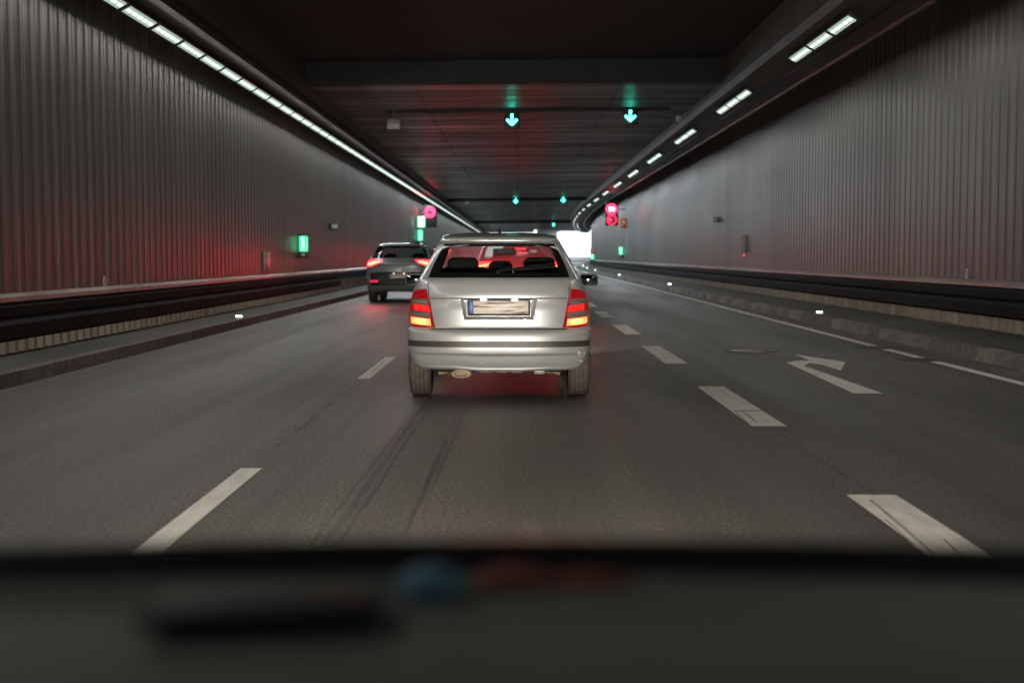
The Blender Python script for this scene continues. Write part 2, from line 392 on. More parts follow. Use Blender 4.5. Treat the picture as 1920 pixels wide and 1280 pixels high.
# corrugated walls: ledge, wide ribs, ribbed concrete foot
def corrugated(X, sgn, y0, y1, z0, z1, shift, pitch=.34, dep=.0135, seam=.53):
    vs, fs = [], []; d = y0; k = 0
    pts = []
    while d < y1:
        pts += [(d, 0), (d + pitch*.34, 0), (d + pitch*.48, -dep), (d + pitch*.82, -dep), (d + pitch*.96, 0)]
        if k % 2 == 1: pts += [(d + pitch*.97, .012), (d + pitch*.99, .012)]
        d += pitch; k += 1
    for (dd, o) in pts:
        x = X + shift(dd) - sgn * o * -1 * -1
        vs += [(x, dd, z0), (x, dd, z1)]
    fs = [(2*i, 2*i+1, 2*i+3, 2*i+2) for i in range(len(pts) - 1)]
    return vs, fs
def wall(side, X, ztop, y1, shift, label, hb, barrier_end, blabel):
    sg = 1 if side == 'l' else -1                 # +1: the road lies towards +x
    ds = frange(Y0, 84, 6) + frange(88, y1, 4)
    t = empty('tunnel_wall', (X, 20, 0), label, 'wall')
    inv = Matrix.Translation((-X, -20, 0))
    def add(name, vf, m, smooth=None):
        o = mesh_obj(name, [(v[0] - X, v[1] - 20, v[2]) for v in vf[0]], vf[1], m, t, smooth); return o
    add('corrugated_panel', corrugated(X, sg, Y0, y1, hb + .05, ztop, shift), M['panel'])
    add('base_panel', corrugated(X, sg, Y0, y1, .13, .5, shift, .30, .055), M['base_panel'])
    add('ledge', sweep([(X, hb), (X + sg*.12, hb), (X + sg*.12, hb + .05), (X + sg*.03, hb + .09), (X, hb + .09)], ds, shift, True), M['trim'])
    b = empty('crash_barrier', (X, 20, 0), blabel, 'barrier')
    dsb = [d for d in ds if d < barrier_end] + [barrier_end]
    def addb(name, pr, m):
        vs, fs = sweep(pr, dsb, shift, True); return mesh_obj(name, [(v[0] - X, v[1] - 20, v[2]) for v in vs], fs, m, b)
    addb('upper_rail', [(X + sg*.002, hb - .20), (X + sg*.10, hb - .20), (X + sg*.13, hb - .16), (X + sg*.13, hb - .06), (X + sg*.10, hb - .02), (X + sg*.002, hb - .02)], M['barrier'])
    addb('lower_rail', [(X + sg*.002, hb - .45), (X + sg*.14, hb - .45), (X + sg*.18, hb - .41), (X + sg*.18, hb - .26), (X + sg*.14, hb - .215), (X + sg*.002, hb - .215)], M['barrier'])
    return t, b
wall('l', LW, 5.0, YEND, straight, 'grey corrugated metal tunnel wall glowing red along its foot, left of the dark SUV', .755, 43, 'low black steel rail under the left corrugated wall')
wall('r', RW, 5.75, YP, bend, 'grey corrugated metal tunnel wall curving right towards the bright exit', .82, YP, 'low black steel rail under the right corrugated wall, running to the exit')

# ceiling: raised dark bay, cross beam, lower slab, side soffits with lamp ledges
ceil = tag(mesh_obj('ceiling', *sweep([(-4.9, 5.25), (0, 5.3), (4.7, 5.35)], [YB] + frange(40, 88, 8) + frange(92, YP, 4),
           lambda d: 0), M['ceiling']), kind='structure')
def cpart(name, vf, m): return mesh_obj(name, vf[0], vf[1], m, ceil)
vs, fs = [], []
for d in [YB] + frange(40, 88, 8) + frange(92, YP, 4):
    vs += [(4.7, d, 5.35), (4.8 + bend(d), d, 5.352)]
cpart('slab_widening', (vs, [(2*i, 2*i+1, 2*i+3, 2*i+2) for i in range(len(vs)//2 - 1)]), M['ceiling'])
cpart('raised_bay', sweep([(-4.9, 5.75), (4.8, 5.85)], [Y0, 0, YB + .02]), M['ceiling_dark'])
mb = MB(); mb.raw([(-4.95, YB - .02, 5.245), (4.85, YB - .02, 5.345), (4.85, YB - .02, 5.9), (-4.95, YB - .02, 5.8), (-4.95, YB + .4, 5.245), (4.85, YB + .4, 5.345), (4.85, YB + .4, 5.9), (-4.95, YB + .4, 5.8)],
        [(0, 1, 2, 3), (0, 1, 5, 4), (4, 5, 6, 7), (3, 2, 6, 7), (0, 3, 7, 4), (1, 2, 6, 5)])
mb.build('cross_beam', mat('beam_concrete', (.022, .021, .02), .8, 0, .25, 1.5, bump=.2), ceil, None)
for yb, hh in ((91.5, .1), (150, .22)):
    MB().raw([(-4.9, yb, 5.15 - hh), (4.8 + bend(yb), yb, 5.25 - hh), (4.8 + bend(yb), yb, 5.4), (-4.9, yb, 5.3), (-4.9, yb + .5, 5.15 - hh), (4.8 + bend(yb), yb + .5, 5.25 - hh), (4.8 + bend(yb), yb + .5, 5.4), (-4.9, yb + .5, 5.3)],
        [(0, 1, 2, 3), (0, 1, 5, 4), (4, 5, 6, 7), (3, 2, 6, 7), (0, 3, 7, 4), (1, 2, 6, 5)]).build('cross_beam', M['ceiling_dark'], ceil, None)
dsl = frange(Y0, YEND, 6); dsr = frange(Y0, 84, 6) + frange(88, YP, 4)
cpart('soffit', sweep([(LW - .1, 4.93), (-5.02, 4.86), (-5.02, 5.02), (-4.9, 5.02), (-4.9, 6.0), (LW - .1, 6.0)], dsl, straight, True), M['soffit'])
cpart('soffit', sweep([(6.3, 5.17), (6.3, 5.5), (7.45, 5.72), (7.45, 6.1), (4.8, 6.1), (4.8, 5.2), (4.85, 5.06), (5.6, 5.07)], dsr, bend, True), M['soffit'])
cpart('dark_trough', sweep([(-4.995, 4.9), (-4.95, 4.9), (-4.95, 5.01), (-4.995, 5.01)], dsl, straight, True), M['ceiling_dark'])
M['ceiling_pale'] = mat('pale_daylit_panels', (.45, .44, .43), .5, 0, .15, .8)  # pale panels by the exit; daylight spill is put into their colour too
vs, fs = [], []
for d in frange(152, 214.9, 4): vs += [(-4.88, d, 5.235), (4.78 + bend(d), d, 5.335)]
cpart('pale_daylit_panel', (vs, [(2*i, 2*i+1, 2*i+3, 2*i+2) for i in range(len(vs)//2 - 1)]), M['ceiling_pale'])
# roof over the main tube beyond the split, so no sky leaks in
vs, fs = sweep([(-4.95, 5.25), (7.0, 5.37)], [YP - .01, YEND]); cpart('slab_beyond', (vs, fs), M['ceiling'])
cpart('roof', sweep([(-40, 6.11), (60, 6.11), (60, 7.5), (-40, 7.5)], [Y0, YP - .3], straight, True), M['ceiling_dark'])
cpart('roof', sweep([(-40, 6.11), (7.2, 6.11), (7.2, 7.5), (-40, 7.5)], [YP - .2, YEND], straight, True), M['ceiling_dark'])
# wall that splits the exit ramp from the main tube, and the end of the tube far ahead
dv = empty('dividing_wall', (2.4, 165, 0), 'pale concrete wall splitting the exit ramp from the main tube, far ahead', 'wall')
vs, fs = [], []
for i in range(15):
    d = 165 + 50 * i / 14; x = 2.4 + 3.8 * (i / 14) ** 1.5
    vs += [(x - 2.4, d - 165, 0), (x - 2.4, d - 165, 5.4), (x - 2.1, d - 165, 5.4), (x - 2.1, d - 165, 0)]
for i in range(14):
    for k in range(4): fs.append((4*i+k, 4*i+(k+1) % 4, 4*i+4+(k+1) % 4, 4*i+4+k))
fs += [(0, 1, 2, 3), (56, 57, 58, 59)]
mesh_obj('concrete_face', vs, fs, M['grey'], dv)
mesh_obj('concrete_face', [(3.81, 50, 0), (3.81, 63, 0), (3.81, 63, 5.4), (3.81, 50, 5.4), (4.1, 50, 0), (4.1, 63, 0), (4.1, 63, 5.4), (4.1, 50, 5.4)],
         [(0, 1, 2, 3), (4, 5, 6, 7), (3, 2, 6, 7), (0, 3, 7, 4), (1, 2, 6, 5)], M['grey'], dv)
MB().box((-.16, -.1, 3.9), (.34, .12, 1.3), .01).build('light_bar', M['exit_white'], dv)
# outside the exit: pale ramp walls and a bank
tag(mesh_obj('retaining_wall', *sweep([(7.35, -.1), (7.35, 3.4), (7.7, 3.4), (7.7, -.1)], frange(YP + .3, 330, 5), lambda d: bend(d), True), M['concrete_out']),
    'pale retaining wall outside the tunnel exit', 'wall')
vs, fs = [], []
for i in range(25):
    t = i / 24
    for k in range(9):
        q = k / 8; vs.append((11 + 26*t, 250 + 90*q, -.2 + 1.55 * math.sin(math.pi * min(1, t*1.1 + .02)) * (.6 + .4*math.sin(math.pi*q)) * (1 + .1*math.sin(9*t + 4*q))))
for i in range(24):
    for k in range(8): fs.append((i*9+k, i*9+k+1, (i+1)*9+k+1, (i+1)*9+k))
tag(mesh_obj('hill', vs, fs, mat('grass_bank', (.07, .1, .09), .9, 0, .3, 1), smooth=60), kind='structure')

# ------------------------------------------------------------------ lamps along both sides
def fixture(name, sg):
    root = empty(name, (0, 0, 0))
    tilt = R(-28) if sg < 0 else R(-5)
    rot = Matrix.Rotation(R(28) * sg, 3, 'Y')
    def P(x, y, z): return rot @ Vector((x, y, z))
    MB().box(P(0, 0, .035), (.2, 1.44, .07), .008, rot).build('housing', M['dkgrey'], root)
    MB().box(P(0, 0, -.006), (.15, 1.32, .01), 0, rot).build('diffuser', M['led_diff'], root, None)
    m = MB()
    for k in range(5): m.box(P(0, -.54 + .27 * k, -.0135), (.05, .19, .004), 0, rot)
    m.build('led_row', M['led'], root, None)
    ad = bpy.data.lights.new('lamp_light', 'AREA'); ad.shape = 'RECTANGLE'; ad.size = .13; ad.size_y = 1.38
    ad.energy = LAMP_W; ad.color = (1, .945, .87); ad.spread = R(180)
    ao = bpy.data.objects.new('lamp_light', ad); ao.parent = root; COL.objects.link(ao)
    ao.location = P(0, 0, -.02 if sg < 0 else -.055); ao.rotation_euler = (0, tilt, 0)
    return root
fl = fixture('strip_light', -1)
fl.location = (-5.5, 18.58 - .75, 4.75)
tag(fl, 'white strip lamp in the long unbroken row of lamps above the left wall', 'lamp', 'strip lamps above the left wall')
base_light = [c for c in fl.children if c.type == 'LIGHT'][0].data
boosted_lights = []
for k, c_ in ((1.35, (.94, .96, .95)), (2.0, (.88, .95, 1)), (3.2, (.82, .93, 1))):
    zd = base_light.copy(); zd.energy = LAMP_W * k; zd.color = c_; boosted_lights.append(zd)
def daylight_boost(o, y):                                   # lamp power raised and cooled towards the exit, standing in for daylight
    if y < 36: return
    for ch in o.children:
        if ch.type == 'LIGHT': ch.data = boosted_lights[0 if y < 50 else 1 if y < 66 else 2]
for i in range(-12, 118):
    if i == 0: continue
    o = copy_tree(fl); o.location = (-5.5, 18.58 - .75 + 1.52 * i, 4.75); daylight_boost(o, o.location.y)
fr_ = fixture('strip_light', 1)
tag(fr_, 'white strip lamp in a run of three between dark gaps above the right wall', 'lamp', 'strip lamps above the right wall')
first = True
for g in range(-4, 21):
    y0 = 5.12 * 3.97 + 9.02 * g
    if y0 > YP - 6: break
    for k in range(3):
        o = fr_ if first else copy_tree(fr_); first = False
        yy = y0 + .78 + 1.52 * k; o.location = (5.14 + bend(yy), yy, 4.93); daylight_boost(o, yy)
        o.rotation_euler = (0, 0, -math.atan(max(0, yy - BEND0) / BENDR))
for yy in frange(150, 205, 4.56):
    for k in range(2):
        o = copy_tree(fr_); q = yy + 1.52 * k + .6; o.location = (5.55 + bend(q), q, 4.95)
        o.rotation_euler = (0, 0, -math.atan(max(0, q - BEND0) / BENDR))
tray = mesh_obj('cable_tray', *sweep([(5.62, 5.01), (5.95, 5.04), (5.95, 5.12), (5.62, 5.09)], dsr, bend, True), M['black'])
tag(tray, 'long black cable tray beside the right row of lamps', 'cable tray')
pp = MB(); pp.tube([(6.37 + bend(d), d, 5.2) for d in dsr], .06, 12)
tag(pp.build('pipe', mat('pipe_steel', (.26, .22, .21), .22, .8, .2, 2, (1, .3, 1)), smooth=50), 'long shiny pipe along the top of the right wall', 'pipe')

# ------------------------------------------------------------------ lane signals and gantry pipes
def lane_signal(px, py, Y, label):
    p = at_y(px, py, Y)
    root = empty('lane_signal', p, label, 'signal', 'green arrow lane signals')
    MB().box((0, .11, .0), (.42, .2, .46), .02).build('housing', M['black'], root)
    MB().box((0, .1, .33), (.05, .05, .26), .005).build('hanger', M['dkgrey'], root)
    m = MB()
    m.box((0, -.005, .035), (.062, .016, .25))
    for s in (-1, 1): m.box((s * .065, -.005, -.06), (.06, .016, .205), 0, Matrix.Rotation(R(46) * s, 3, 'Y'))
    m.build('arrow', M['green_sig'], root, None)
lane_signal(960, 225, 36.2, 'nearer green down arrow over the silver car lane')
lane_signal(1182, 218, 36.2, 'nearer green down arrow over the right turn lane')
lane_signal(967, 377, 91, 'farther green down arrow over the silver car lane')
lane_signal(1056, 375, 91, 'farther green down arrow over the right turn lane')
lane_signal(1038, 421, 146, 'tiny farthest green light just before the tunnel exit')
tag(MB().tube([(-3.6, 36.3, 5.21), (0, 36.3, 5.25), (4.2, 36.3, 5.29)], .045).build('conduit', M['black']), 'thin black conduit crossing the ceiling behind the nearer arrows', 'conduit')
p = at_y(738, 233, 36)
r_ = empty('junction_box', p, 'grey box hanging from the ceiling left of the nearer arrows', 'box')
MB().box((0, .1, 0), (.34, .2, .26), .015).build('case', M['grey'], r_); MB().box((0, .1, .25), (.05, .05, .3)).build('hanger', M['dkgrey'], r_)
p = at_y(1296, 205, 38)
r_ = empty('security_camera', p, 'dark camera on a bracket beside the right lamp row', 'camera')
MB().box((-.1, 0, .1), (.5, .5, .16), .02).build('housing', M['dkgrey'], r_); MB().tube([(0, 0, .1), (.04, 0, -.1), (.06, .02, -.25)], .035).build('bracket', M['pale'], r_)
MB().ball((-.38, -.2, -.28), (.09, .09, .1)).build('dome', M['pale'], r_)
for (px, py, dd, lab) in ((877, 381, 90, 'pale box hanging high on the left of the farther arrows'),):
    p = at_y(px, py, dd); r_ = empty('junction_box', p, lab, 'box'); MB().box((0, 0, 0), (.3, .2, .24), .02).build('case', M['grey'], r_)

# ------------------------------------------------------------------ signs and boxes on the walls
def text_mesh(txt, size, material, parent, loc, name='digits'):
    cu = bpy.data.curves.new('txt', 'FONT'); cu.body = txt; cu.size = size; cu.align_x = 'CENTER'; cu.align_y = 'CENTER'; cu.extrude = .004
    o = bpy.data.objects.new('txt', cu); COL.objects.link(o)
    dg = bpy.context.evaluated_depsgraph_get(); me = bpy.data.meshes.new_from_object(o.evaluated_get(dg))
    bpy.data.objects.remove(o); me.materials.clear(); me.materials.append(material)
    q = bpy.data.objects.new(name, me); q.rotation_euler = (R(90), 0, 0); q.location = loc; link(q, parent); return q
p = at_y(1147, 402, 80)
r_ = empty('speed_sign', p, 'black signal box on the right with two red rings, upper one white inside', 'road sign')
MB().box((0, .12, 0), (.78, .22, 1.36), .03).build('housing', M['black'], r_)
rg = MB().ring((0, -.012, .31), .33, .23, .02).build('speed_ring', M['red_led'], r_, 50)
text_mesh('50', .36, M['white_led'], rg, (0, -.006, .31))
rg = MB().ring((0, -.012, -.33), .31, .22, .02).build('ban_ring', M['red_led_dim'], r_, 50)
m = MB(); m.box((-.09, -.005, -.35), (.19, .014, .1), .004); m.box((-.09, -.005, -.28), (.12, .014, .07), .004); m.build('red_car_symbol', M['red_led'], rg)
m = MB(); m.box((.11, -.005, -.35), (.15, .014, .08), .004); m.box((.11, -.005, -.29), (.09, .014, .05), .004); m.build('dark_car_symbol', M['dkgrey'], rg)
MB().box((.6, .12, .3), (.5, .06, .06)).build('bracket', M['dkgrey'], r_)
p = at_y(806, 398, 79)
r_ = empty('speed_sign', p, 'black signal box on the left wall showing one glowing red ring', 'road sign')
MB().box((.02, .12, -.25), (.78, .22, 1.3), .03).build('housing', M['black'], r_)
MB().ring((0, -.012, 0), .33, .16, .02).build('speed_ring', M['red_led'], r_, 50)
MB().box((-.52, .16, .1), (.4, .06, .06)).build('bracket', M['dkgrey'], r_)
p = at_y(790, 416, 76)
r_ = empty('exit_sign', p, 'white lit escape sign with green edge below the red ring on the left', 'sign')
MB().box((0, .06, 0), (.46, .12, .66), .015).build('green_case', M['green_lamp'], r_)
MB().box((0, -.008, 0), (.34, .02, .54), .008).build('white_panel', M['exit_white'], r_)
def sos(p, sg, label, scale=1.0):
    r_ = empty('emergency_lamp', p, label, 'lamp', 'green emergency lamps on the walls')
    MB().box((sg*.06, .0, 0), (.2, .3, .42), .03).build('lamp_glass', M['green_lamp'], r_)
    MB().box((sg*.07, -.153, 0), (.09, .02, .36), .004).build('lamp_tube', M['green_lamp_hot'], r_)
    MB().box((sg*.05, .0, .235), (.24, .36, .05), .012).build('cap', M['dkgrey'], r_)
    MB().box((sg*.05, .0, -.3), (.24, .34, .17), .03).build('phone_case', M['dkgrey'], r_)
    MB().cyl((sg*.08, -.18, -.29), .045, .02, 'Y').build('button', M['pale'], r_)
    r_.scale = (scale,)*3
sos(at_x(565, 457, LW + .12), 1, 'nearest green emergency lamp on the left wall, left of the dark SUV', 1.0)
sos(at_x(785, 441, LW + .15), 1, 'green emergency lamp on the left wall under the lit white sign', 1.5)
sos(at_x(1166, 470, RW - .15), -1, 'green emergency lamp on the right wall under the orange sign', 1.25)
sos(Vector((RW + bend(136) - .15, 136, 1.28)), -1, 'small far green emergency lamp beside the bright exit', 1.5)
p = at_x(1169, 419, RW - .3)
r_ = empty('hydrant_sign', p, 'orange red square sign with a white symbol on the right wall', 'sign')
MB().box((0, 0, 0), (.46, .05, .62), .01).build('plate', M['sign_red'], r_)
m = MB(); m.box((.0, -.031, .1), (.2, .012, .2)); m.box((-.08, -.031, -.12), (.12, .012, .16)); m.box((.1, -.031, -.05), (.1, .012, .06)); m.build('symbol', M['sign_white'], r_)
p = Vector((RW + bend(134) - .3, 134, 2.0)); p.z = 1.75
r_ = empty('hydrant_sign', p, 'tiny orange sign on the right wall next to the exit glow', 'sign')
MB().box((0, 0, 0), (.42, .05, .62), .01).build('plate', M['sign_red'], r_); MB().box((0, -.031, .05), (.2, .012, .25)).build('symbol', M['sign_white'], r_)
for (px, py, s_, nm, lab) in ((1176, 446, (.06, .2, .5), 'notice_plate', 'small pale upright plate below the orange sign'), (1176, 457, (.08, .3, .24), 'notice_plate', 'small pink plate beside the green lamp on the right wall')):
    p = at_x(px, py, RW - .06); tag(MB().box((0, 0, 0), s_, .01).build(nm, M['sign_white'], loc=p), lab, 'plate')
p = at_x(628, 425, LW + .18)
r_ = empty('loudspeaker', p, 'small dark box with a pale face high on the left wall', 'loudspeaker')
MB().box((0, 0, 0), (.3, .34, .2), .02).build('case', M['dkgrey'], r_); MB().box((.02, -.175, 0), (.2, .012, .13), .004).build('face', M['pale'], r_)
p = at_x(500, 490, LW + .045)
tag(MB().box((0, 0, 0), (.06, .62, .44), .012).build('hatch_panel', mat('hatch_paint', (.3, .25, .23), .4, .3), loc=p), 'flat grey hatch on the left wall left of the green lamp', 'panel')
p = at_x(1342, 412, RW - .14)
r_ = empty('loudspeaker', p, 'small pale box high on the right wall', 'loudspeaker')
MB().box((0, 0, 0), (.22, .26, .2), .02).build('case', M['grey'], r_); MB().box((-.06, -.135, 0), (.12, .012, .14)).build('face', M['pale'], r_)
p = at_x(1395, 456, RW - .09)
r_ = empty('wall_box', p, 'slim upright grey box on the right wall with a red dot below', 'box')
MB().box((0, 0, 0), (.17, .22, .56), .02).build('case', M['grey'], r_); MB().box((-.09, -.02, 0), (.012, .16, .46)).build('door', M['dkgrey'], r_)
MB().ball((0, 0, -.38), (.025, .025, .03)).build('marker', M['red_led_dim'], r_)
for (px, py, X, lab) in ((197, 528, LW + .03, 'small pale oval ring on the left wall near its foot'), (1813, 513, RW - .03, 'small pale oval ring on the right wall near its foot')):
    p = at_x(px, py, X); o = MB().ring((0, 0, 0), .055, .035, .012).build('number_plate', M['pale'], loc=p)
    o.rotation_euler = (0, 0, R(90)); o.scale = (1, 1, 1.5); tag(o, lab, 'plate')
# glowing studs along the kerbs
def stud(x, y, lab):
    r_ = empty('kerb_light', (x, y, .15), lab, 'stud light', 'glowing studs along the kerbs')
    MB().box((0, .03, .018), (.13, .1, .04), .008).build('case', M['grey'], r_); MB().box((0, -.024, .024), (.11, .012, .024), .002).build('lens', M['stud_led'], r_)
stud(-5.14, 24.2, 'white glowing stud on the left kerb')
names = ['nearest', 'second', 'third', 'fourth', 'fifth', 'sixth', 'seventh']
for i, (x, y) in enumerate(((5.98, 26.0), (6.02, 52), (6.05, 78), (6.1, 104), (6.2, 125), (6.2, 146), (6.2, 165))):
    stud(x + bend(y), y, '%s glowing white stud along the right kerb' % names[i])
# manhole
p = ground(1410, 658)
r_ = empty('manhole_cover', (p.x, p.y, 0), 'round dark manhole cover in the right lane with a red glint', 'manhole cover')
MB().cyl((0, 0, .001), .37, .004, 'Z', 40).build('frame', M['tar'], r_); MB().cyl((0, 0, .002), .31, .006, 'Z', 40).build('lid', mat('cast_iron', (.07, .05, .045), .22, .8, .3, 9, bump=.3, bscale=40), r_)

# ------------------------------------------------------------------ cars
class Shell:
    """body surface: stacked plan outlines, superellipse corners at the rear and at the front"""
    def __init__(s, W, Rr, F, D, n, Df, nf, disp=None, lift=None, zs=None):
        s.W, s.R, s.F, s.D, s.n, s.Df, s.nf = pchip(W), pchip(Rr), pchip(F), D, n, Df, nf
        s.disp = disp or (lambda x, z: 0); s.lift = lift or (lambda x, z: 0); s.zs = zs
    def rear(s, x, z, off=0.0):
        def P(x, z):
            Wz = s.W(z); r = min(abs(x) / Wz, .99995)
            return Vector((x, s.R(z) + s.D * (1 - (1 - r ** s.n) ** (1 / s.n)) + s.disp(x, z), z + s.lift(x, z)))
        p = P(x, z)
        if off:
            e = .004; a = P(x + e, z) - P(x - e, z); b = P(x, z + e) - P(x, z - e); nrm = a.cross(b).normalized()
            if nrm.y > 0: nrm = -nrm
            p = p + nrm * off
        return p
    def side(s, y, z, sg, off=0.0): return Vector((sg * (s.W(z) + off), y, z))
    def front(s, x, z, off=0.0):
        Wz = s.W(z); r = min(abs(x) / Wz, .99995)
        return Vector((x, s.F(z) - s.Df * (1 - (1 - r ** s.nf) ** (1 / s.nf)) + off, z + off * .4))
    def ring(s, z, nr=60, nc=14, ns=40):
        out = []
        q0 = (1 - .9 ** s.n) ** (1 / s.n)
        rs = [.9 * i / nr for i in range(nr)] + [(1 - (q0 * (1 - j / nc)) ** s.n) ** (1 / s.n) for j in range(nc + 1)]
        Wz = s.W(z)
        for r in [-q for q in reversed(rs)] + rs[1:]:
            x = r * min(Wz, 9)
            rr = min(abs(r), 1); y = s.R(z) + s.D * (1 - max(0, 1 - rr ** s.n) ** (1 / s.n)) + s.disp(x, z)
            out.append(('rear', Vector((x, y, z + s.lift(x, z)))))
        l1 = s.lift(Wz, z)
        ya, yb = s.R(z) + s.D, s.F(z) - s.Df
        for i in range(1, ns): out.append(('right', Vector((Wz, ya + (yb - ya) * i / ns, z + l1))))
        q0 = (1 - .9 ** s.nf) ** (1 / s.nf)
        rf = [.9 * i / 20 for i in range(20)] + [(1 - (q0 * (1 - j / 10)) ** s.nf) ** (1 / s.nf) for j in range(11)]
        for r in list(reversed(rf)) + [-q for q in rf[1:]]:
            y = s.F(z) - s.Df * (1 - max(0, 1 - abs(r) ** s.nf) ** (1 / s.nf)); out.append(('front', Vector((r * Wz, y, z + l1))))
        for i in range(ns - 1, 0, -1): out.append(('left', Vector((-Wz, ya + (yb - ya) * i / ns, z + l1))))
        return out
    def build(s, classify, mats, root, inner=None):
        rings = [s.ring(z) for z in s.zs]; n = len(rings[0]); groups = {}
        for i in range(len(rings) - 1):
            for k in range(n):
                k2 = (k + 1) % n; q = [rings[i][k], rings[i][k2], rings[i+1][k2], rings[i+1][k]]
                c = sum((v[1] for v in q), Vector()) / 4
                g = classify(q[0][0] if q[0][0] == q[1][0] else 'rear' if 'rear' in (q[0][0], q[1][0]) else 'front', c, .5 * (s.zs[i] + s.zs[i+1]))
                if g: groups.setdefault(g, []).append(((i, k), (i, k2), (i+1, k2), (i+1, k)))
        res = {}
        for g, fl in groups.items():
            idx, vs, fs = {}, [], []
            for f in fl:
                ff = []
                for key in f:
                    if key not in idx: idx[key] = len(vs); vs.append(rings[key[0]][key[1]][1])
                    ff.append(idx[key])
                fs.append(tuple(ff))
            if g == 'body':
                top = len(rings) - 1; ids = []
                for k in range(n):
                    if (top, k) not in idx: idx[(top, k)] = len(vs); vs.append(rings[top][k][1])
                    ids.append(idx[(top, k)])
                fs.append(tuple(ids))
            me = bpy.data.meshes.new(g); me.from_pydata([tuple(v) for v in vs], [], fs); me.update()
            for p in me.polygons: p.use_smooth = True
            me.set_sharp_from_angle(angle=R(38)); me.materials.append(mats[g])
            o = link(bpy.data.objects.new(g, me), root); res[g] = o
            if inner:
                me.materials.append(inner)
                sm = o.modifiers.new('lining', 'SOLIDIFY'); sm.thickness = .006; sm.offset = -1; sm.material_offset = 1; sm.material_offset_rim = 1; sm.use_rim = False
        return res
    def patch(s, name, rows, material, parent, off=.004, nx=10, where='rear', tilt=0.0):
        """rows: list of (z, x_left, x_right) laid on the rear surface"""
        vs, fs = [], []
        fn = s.rear if where == 'rear' else s.front
        for (z, xa, xb) in rows:
            for k in range(nx + 1): vs.append(fn(xa + (xb - xa) * k / nx, z + tilt * (k / nx - .5), off))
        w_ = nx + 1
        for i in range(len(rows) - 1):
            for k in range(nx): fs.append((i*w_+k, i*w_+k+1, (i+1)*w_+k+1, (i+1)*w_+k))
        return mesh_obj(name, vs, fs, material, parent, 40)
    def seam(s, name, pts, width, material, parent, off=.0025, horizontal=False, sub=14):
        vs, fs = [], []; P = []
        for i in range(len(pts) - 1):
            for j in range(sub): t = j / sub; P.append((pts[i][0] + (pts[i+1][0]-pts[i][0])*t, pts[i][1] + (pts[i+1][1]-pts[i][1])*t))
        P.append(pts[-1])
        for (x, z) in P:
            if horizontal: vs += [s.rear(x, z - width/2, off), s.rear(x, z + width/2, off)]
            else: vs += [s.rear(x - width/2, z, off), s.rear(x + width/2, z, off)]
        fs = [(2*i, 2*i+1, 2*i+3, 2*i+2) for i in range(len(P) - 1)]
        return mesh_obj(name, vs, fs, material, parent, 40)

def glass_mat(name, tint, amount, rough=.03):
    m = bpy.data.materials.new(name); m.use_nodes = True; N, L = m.node_tree.nodes, m.node_tree.links
    for n in list(N):
        if n.type != 'OUTPUT_MATERIAL': N.remove(n)
    out = [n for n in N if n.type == 'OUTPUT_MATERIAL'][0]
    tr = N.new('ShaderNodeBsdfTransparent'); tr.inputs[0].default_value = (*tint, 1)
    gl = N.new('ShaderNodeBsdfGlossy'); gl.inputs['Roughness'].default_value = rough
    nz = N.new('ShaderNodeTexNoise'); nz.inputs['Scale'].default_value = 60; bp = N.new('ShaderNodeBump'); bp.inputs['Strength'].default_value = .02
    L.new(nz.outputs[0], bp.inputs['Height']); L.new(bp.outputs[0], gl.inputs['Normal'])
    lw = N.new('ShaderNodeLayerWeight'); lw.inputs[0].default_value = .5
    pw = N.new('ShaderNodeMath'); pw.operation = 'POWER'; pw.inputs[1].default_value = 4; L.new(lw.outputs['Facing'], pw.inputs[0])
    fr = N.new('ShaderNodeMath'); fr.operation = 'MULTIPLY_ADD'; fr.inputs[1].default_value = .5; fr.inputs[2].default_value = (amount - 1) * .12; L.new(pw.outputs[0], fr.inputs[0])
    mx = N.new('ShaderNodeMixShader')
    L.new(fr.outputs[0], mx.inputs[0]); L.new(tr.outputs[0], mx.inputs[1]); L.new(gl.outputs[0], mx.inputs[2]); L.new(mx.outputs[0], out.inputs[0])
    return m
def wet_glass():
    m = glass_mat('wet_windscreen', (.85, .85, .85), 1.3, .1); N, L = m.node_tree.nodes, m.node_tree.links
    out = [n for n in N if n.type == 'OUTPUT_MATERIAL'][0]; src = out.inputs[0].links[0].from_socket
    tl = N.new('ShaderNodeBsdfTranslucent'); tl.inputs[0].default_value = (.9, .9, .9, 1)
    tc = N.new('ShaderNodeTexCoord'); v = N.new('ShaderNodeTexVoronoi'); v.inputs['Scale'].default_value = 42; L.new(tc.outputs['Object'], v.inputs[0])
    r = N.new('ShaderNodeMapRange'); r.inputs[1].default_value = .1; r.inputs[2].default_value = .5; r.inputs[3].default_value = .42; r.inputs[4].default_value = .28; L.new(v.outputs['Distance'], r.inputs[0])
    mx = N.new('ShaderNodeMixShader'); L.new(r.outputs[0], mx.inputs[0]); L.new(src, mx.inputs[1]); L.new(tl.outputs[0], mx.inputs[2]); L.new(mx.outputs[0], out.inputs[0])
    return m
M['glass'] = glass_mat('rear_glass', (.8, .84, .83), 1.4)
M['dark_glass'] = mat('dark_glass', (.012, .013, .014), .06, 0, .1, 4, coat=.5)
M['frit'] = mat('window_black_edge', (.01, .011, .012), .12, 0, .1, 4, coat=.3)
M['silver'] = mat('silver_paint', (.45, .468, .482), .36, .35, .03, 3, coat=.45)
M['lining'] = mat('cabin_lining', (.03, .03, .032), .8, 0, .2, 8)
M['gap'] = mat('panel_gap', (.01, .01, .01), .6)
M['strip'] = mat('bumper_rubber', (.05, .046, .043), .42, 0, .2, 6)
M['rubber'] = mat('tyre_rubber', (.07, .066, .06), .75, 0, .25, 14, bump=.2)
M['groove'] = mat('tread_groove', (.15, .11, .07), .8, 0, .2, 14)
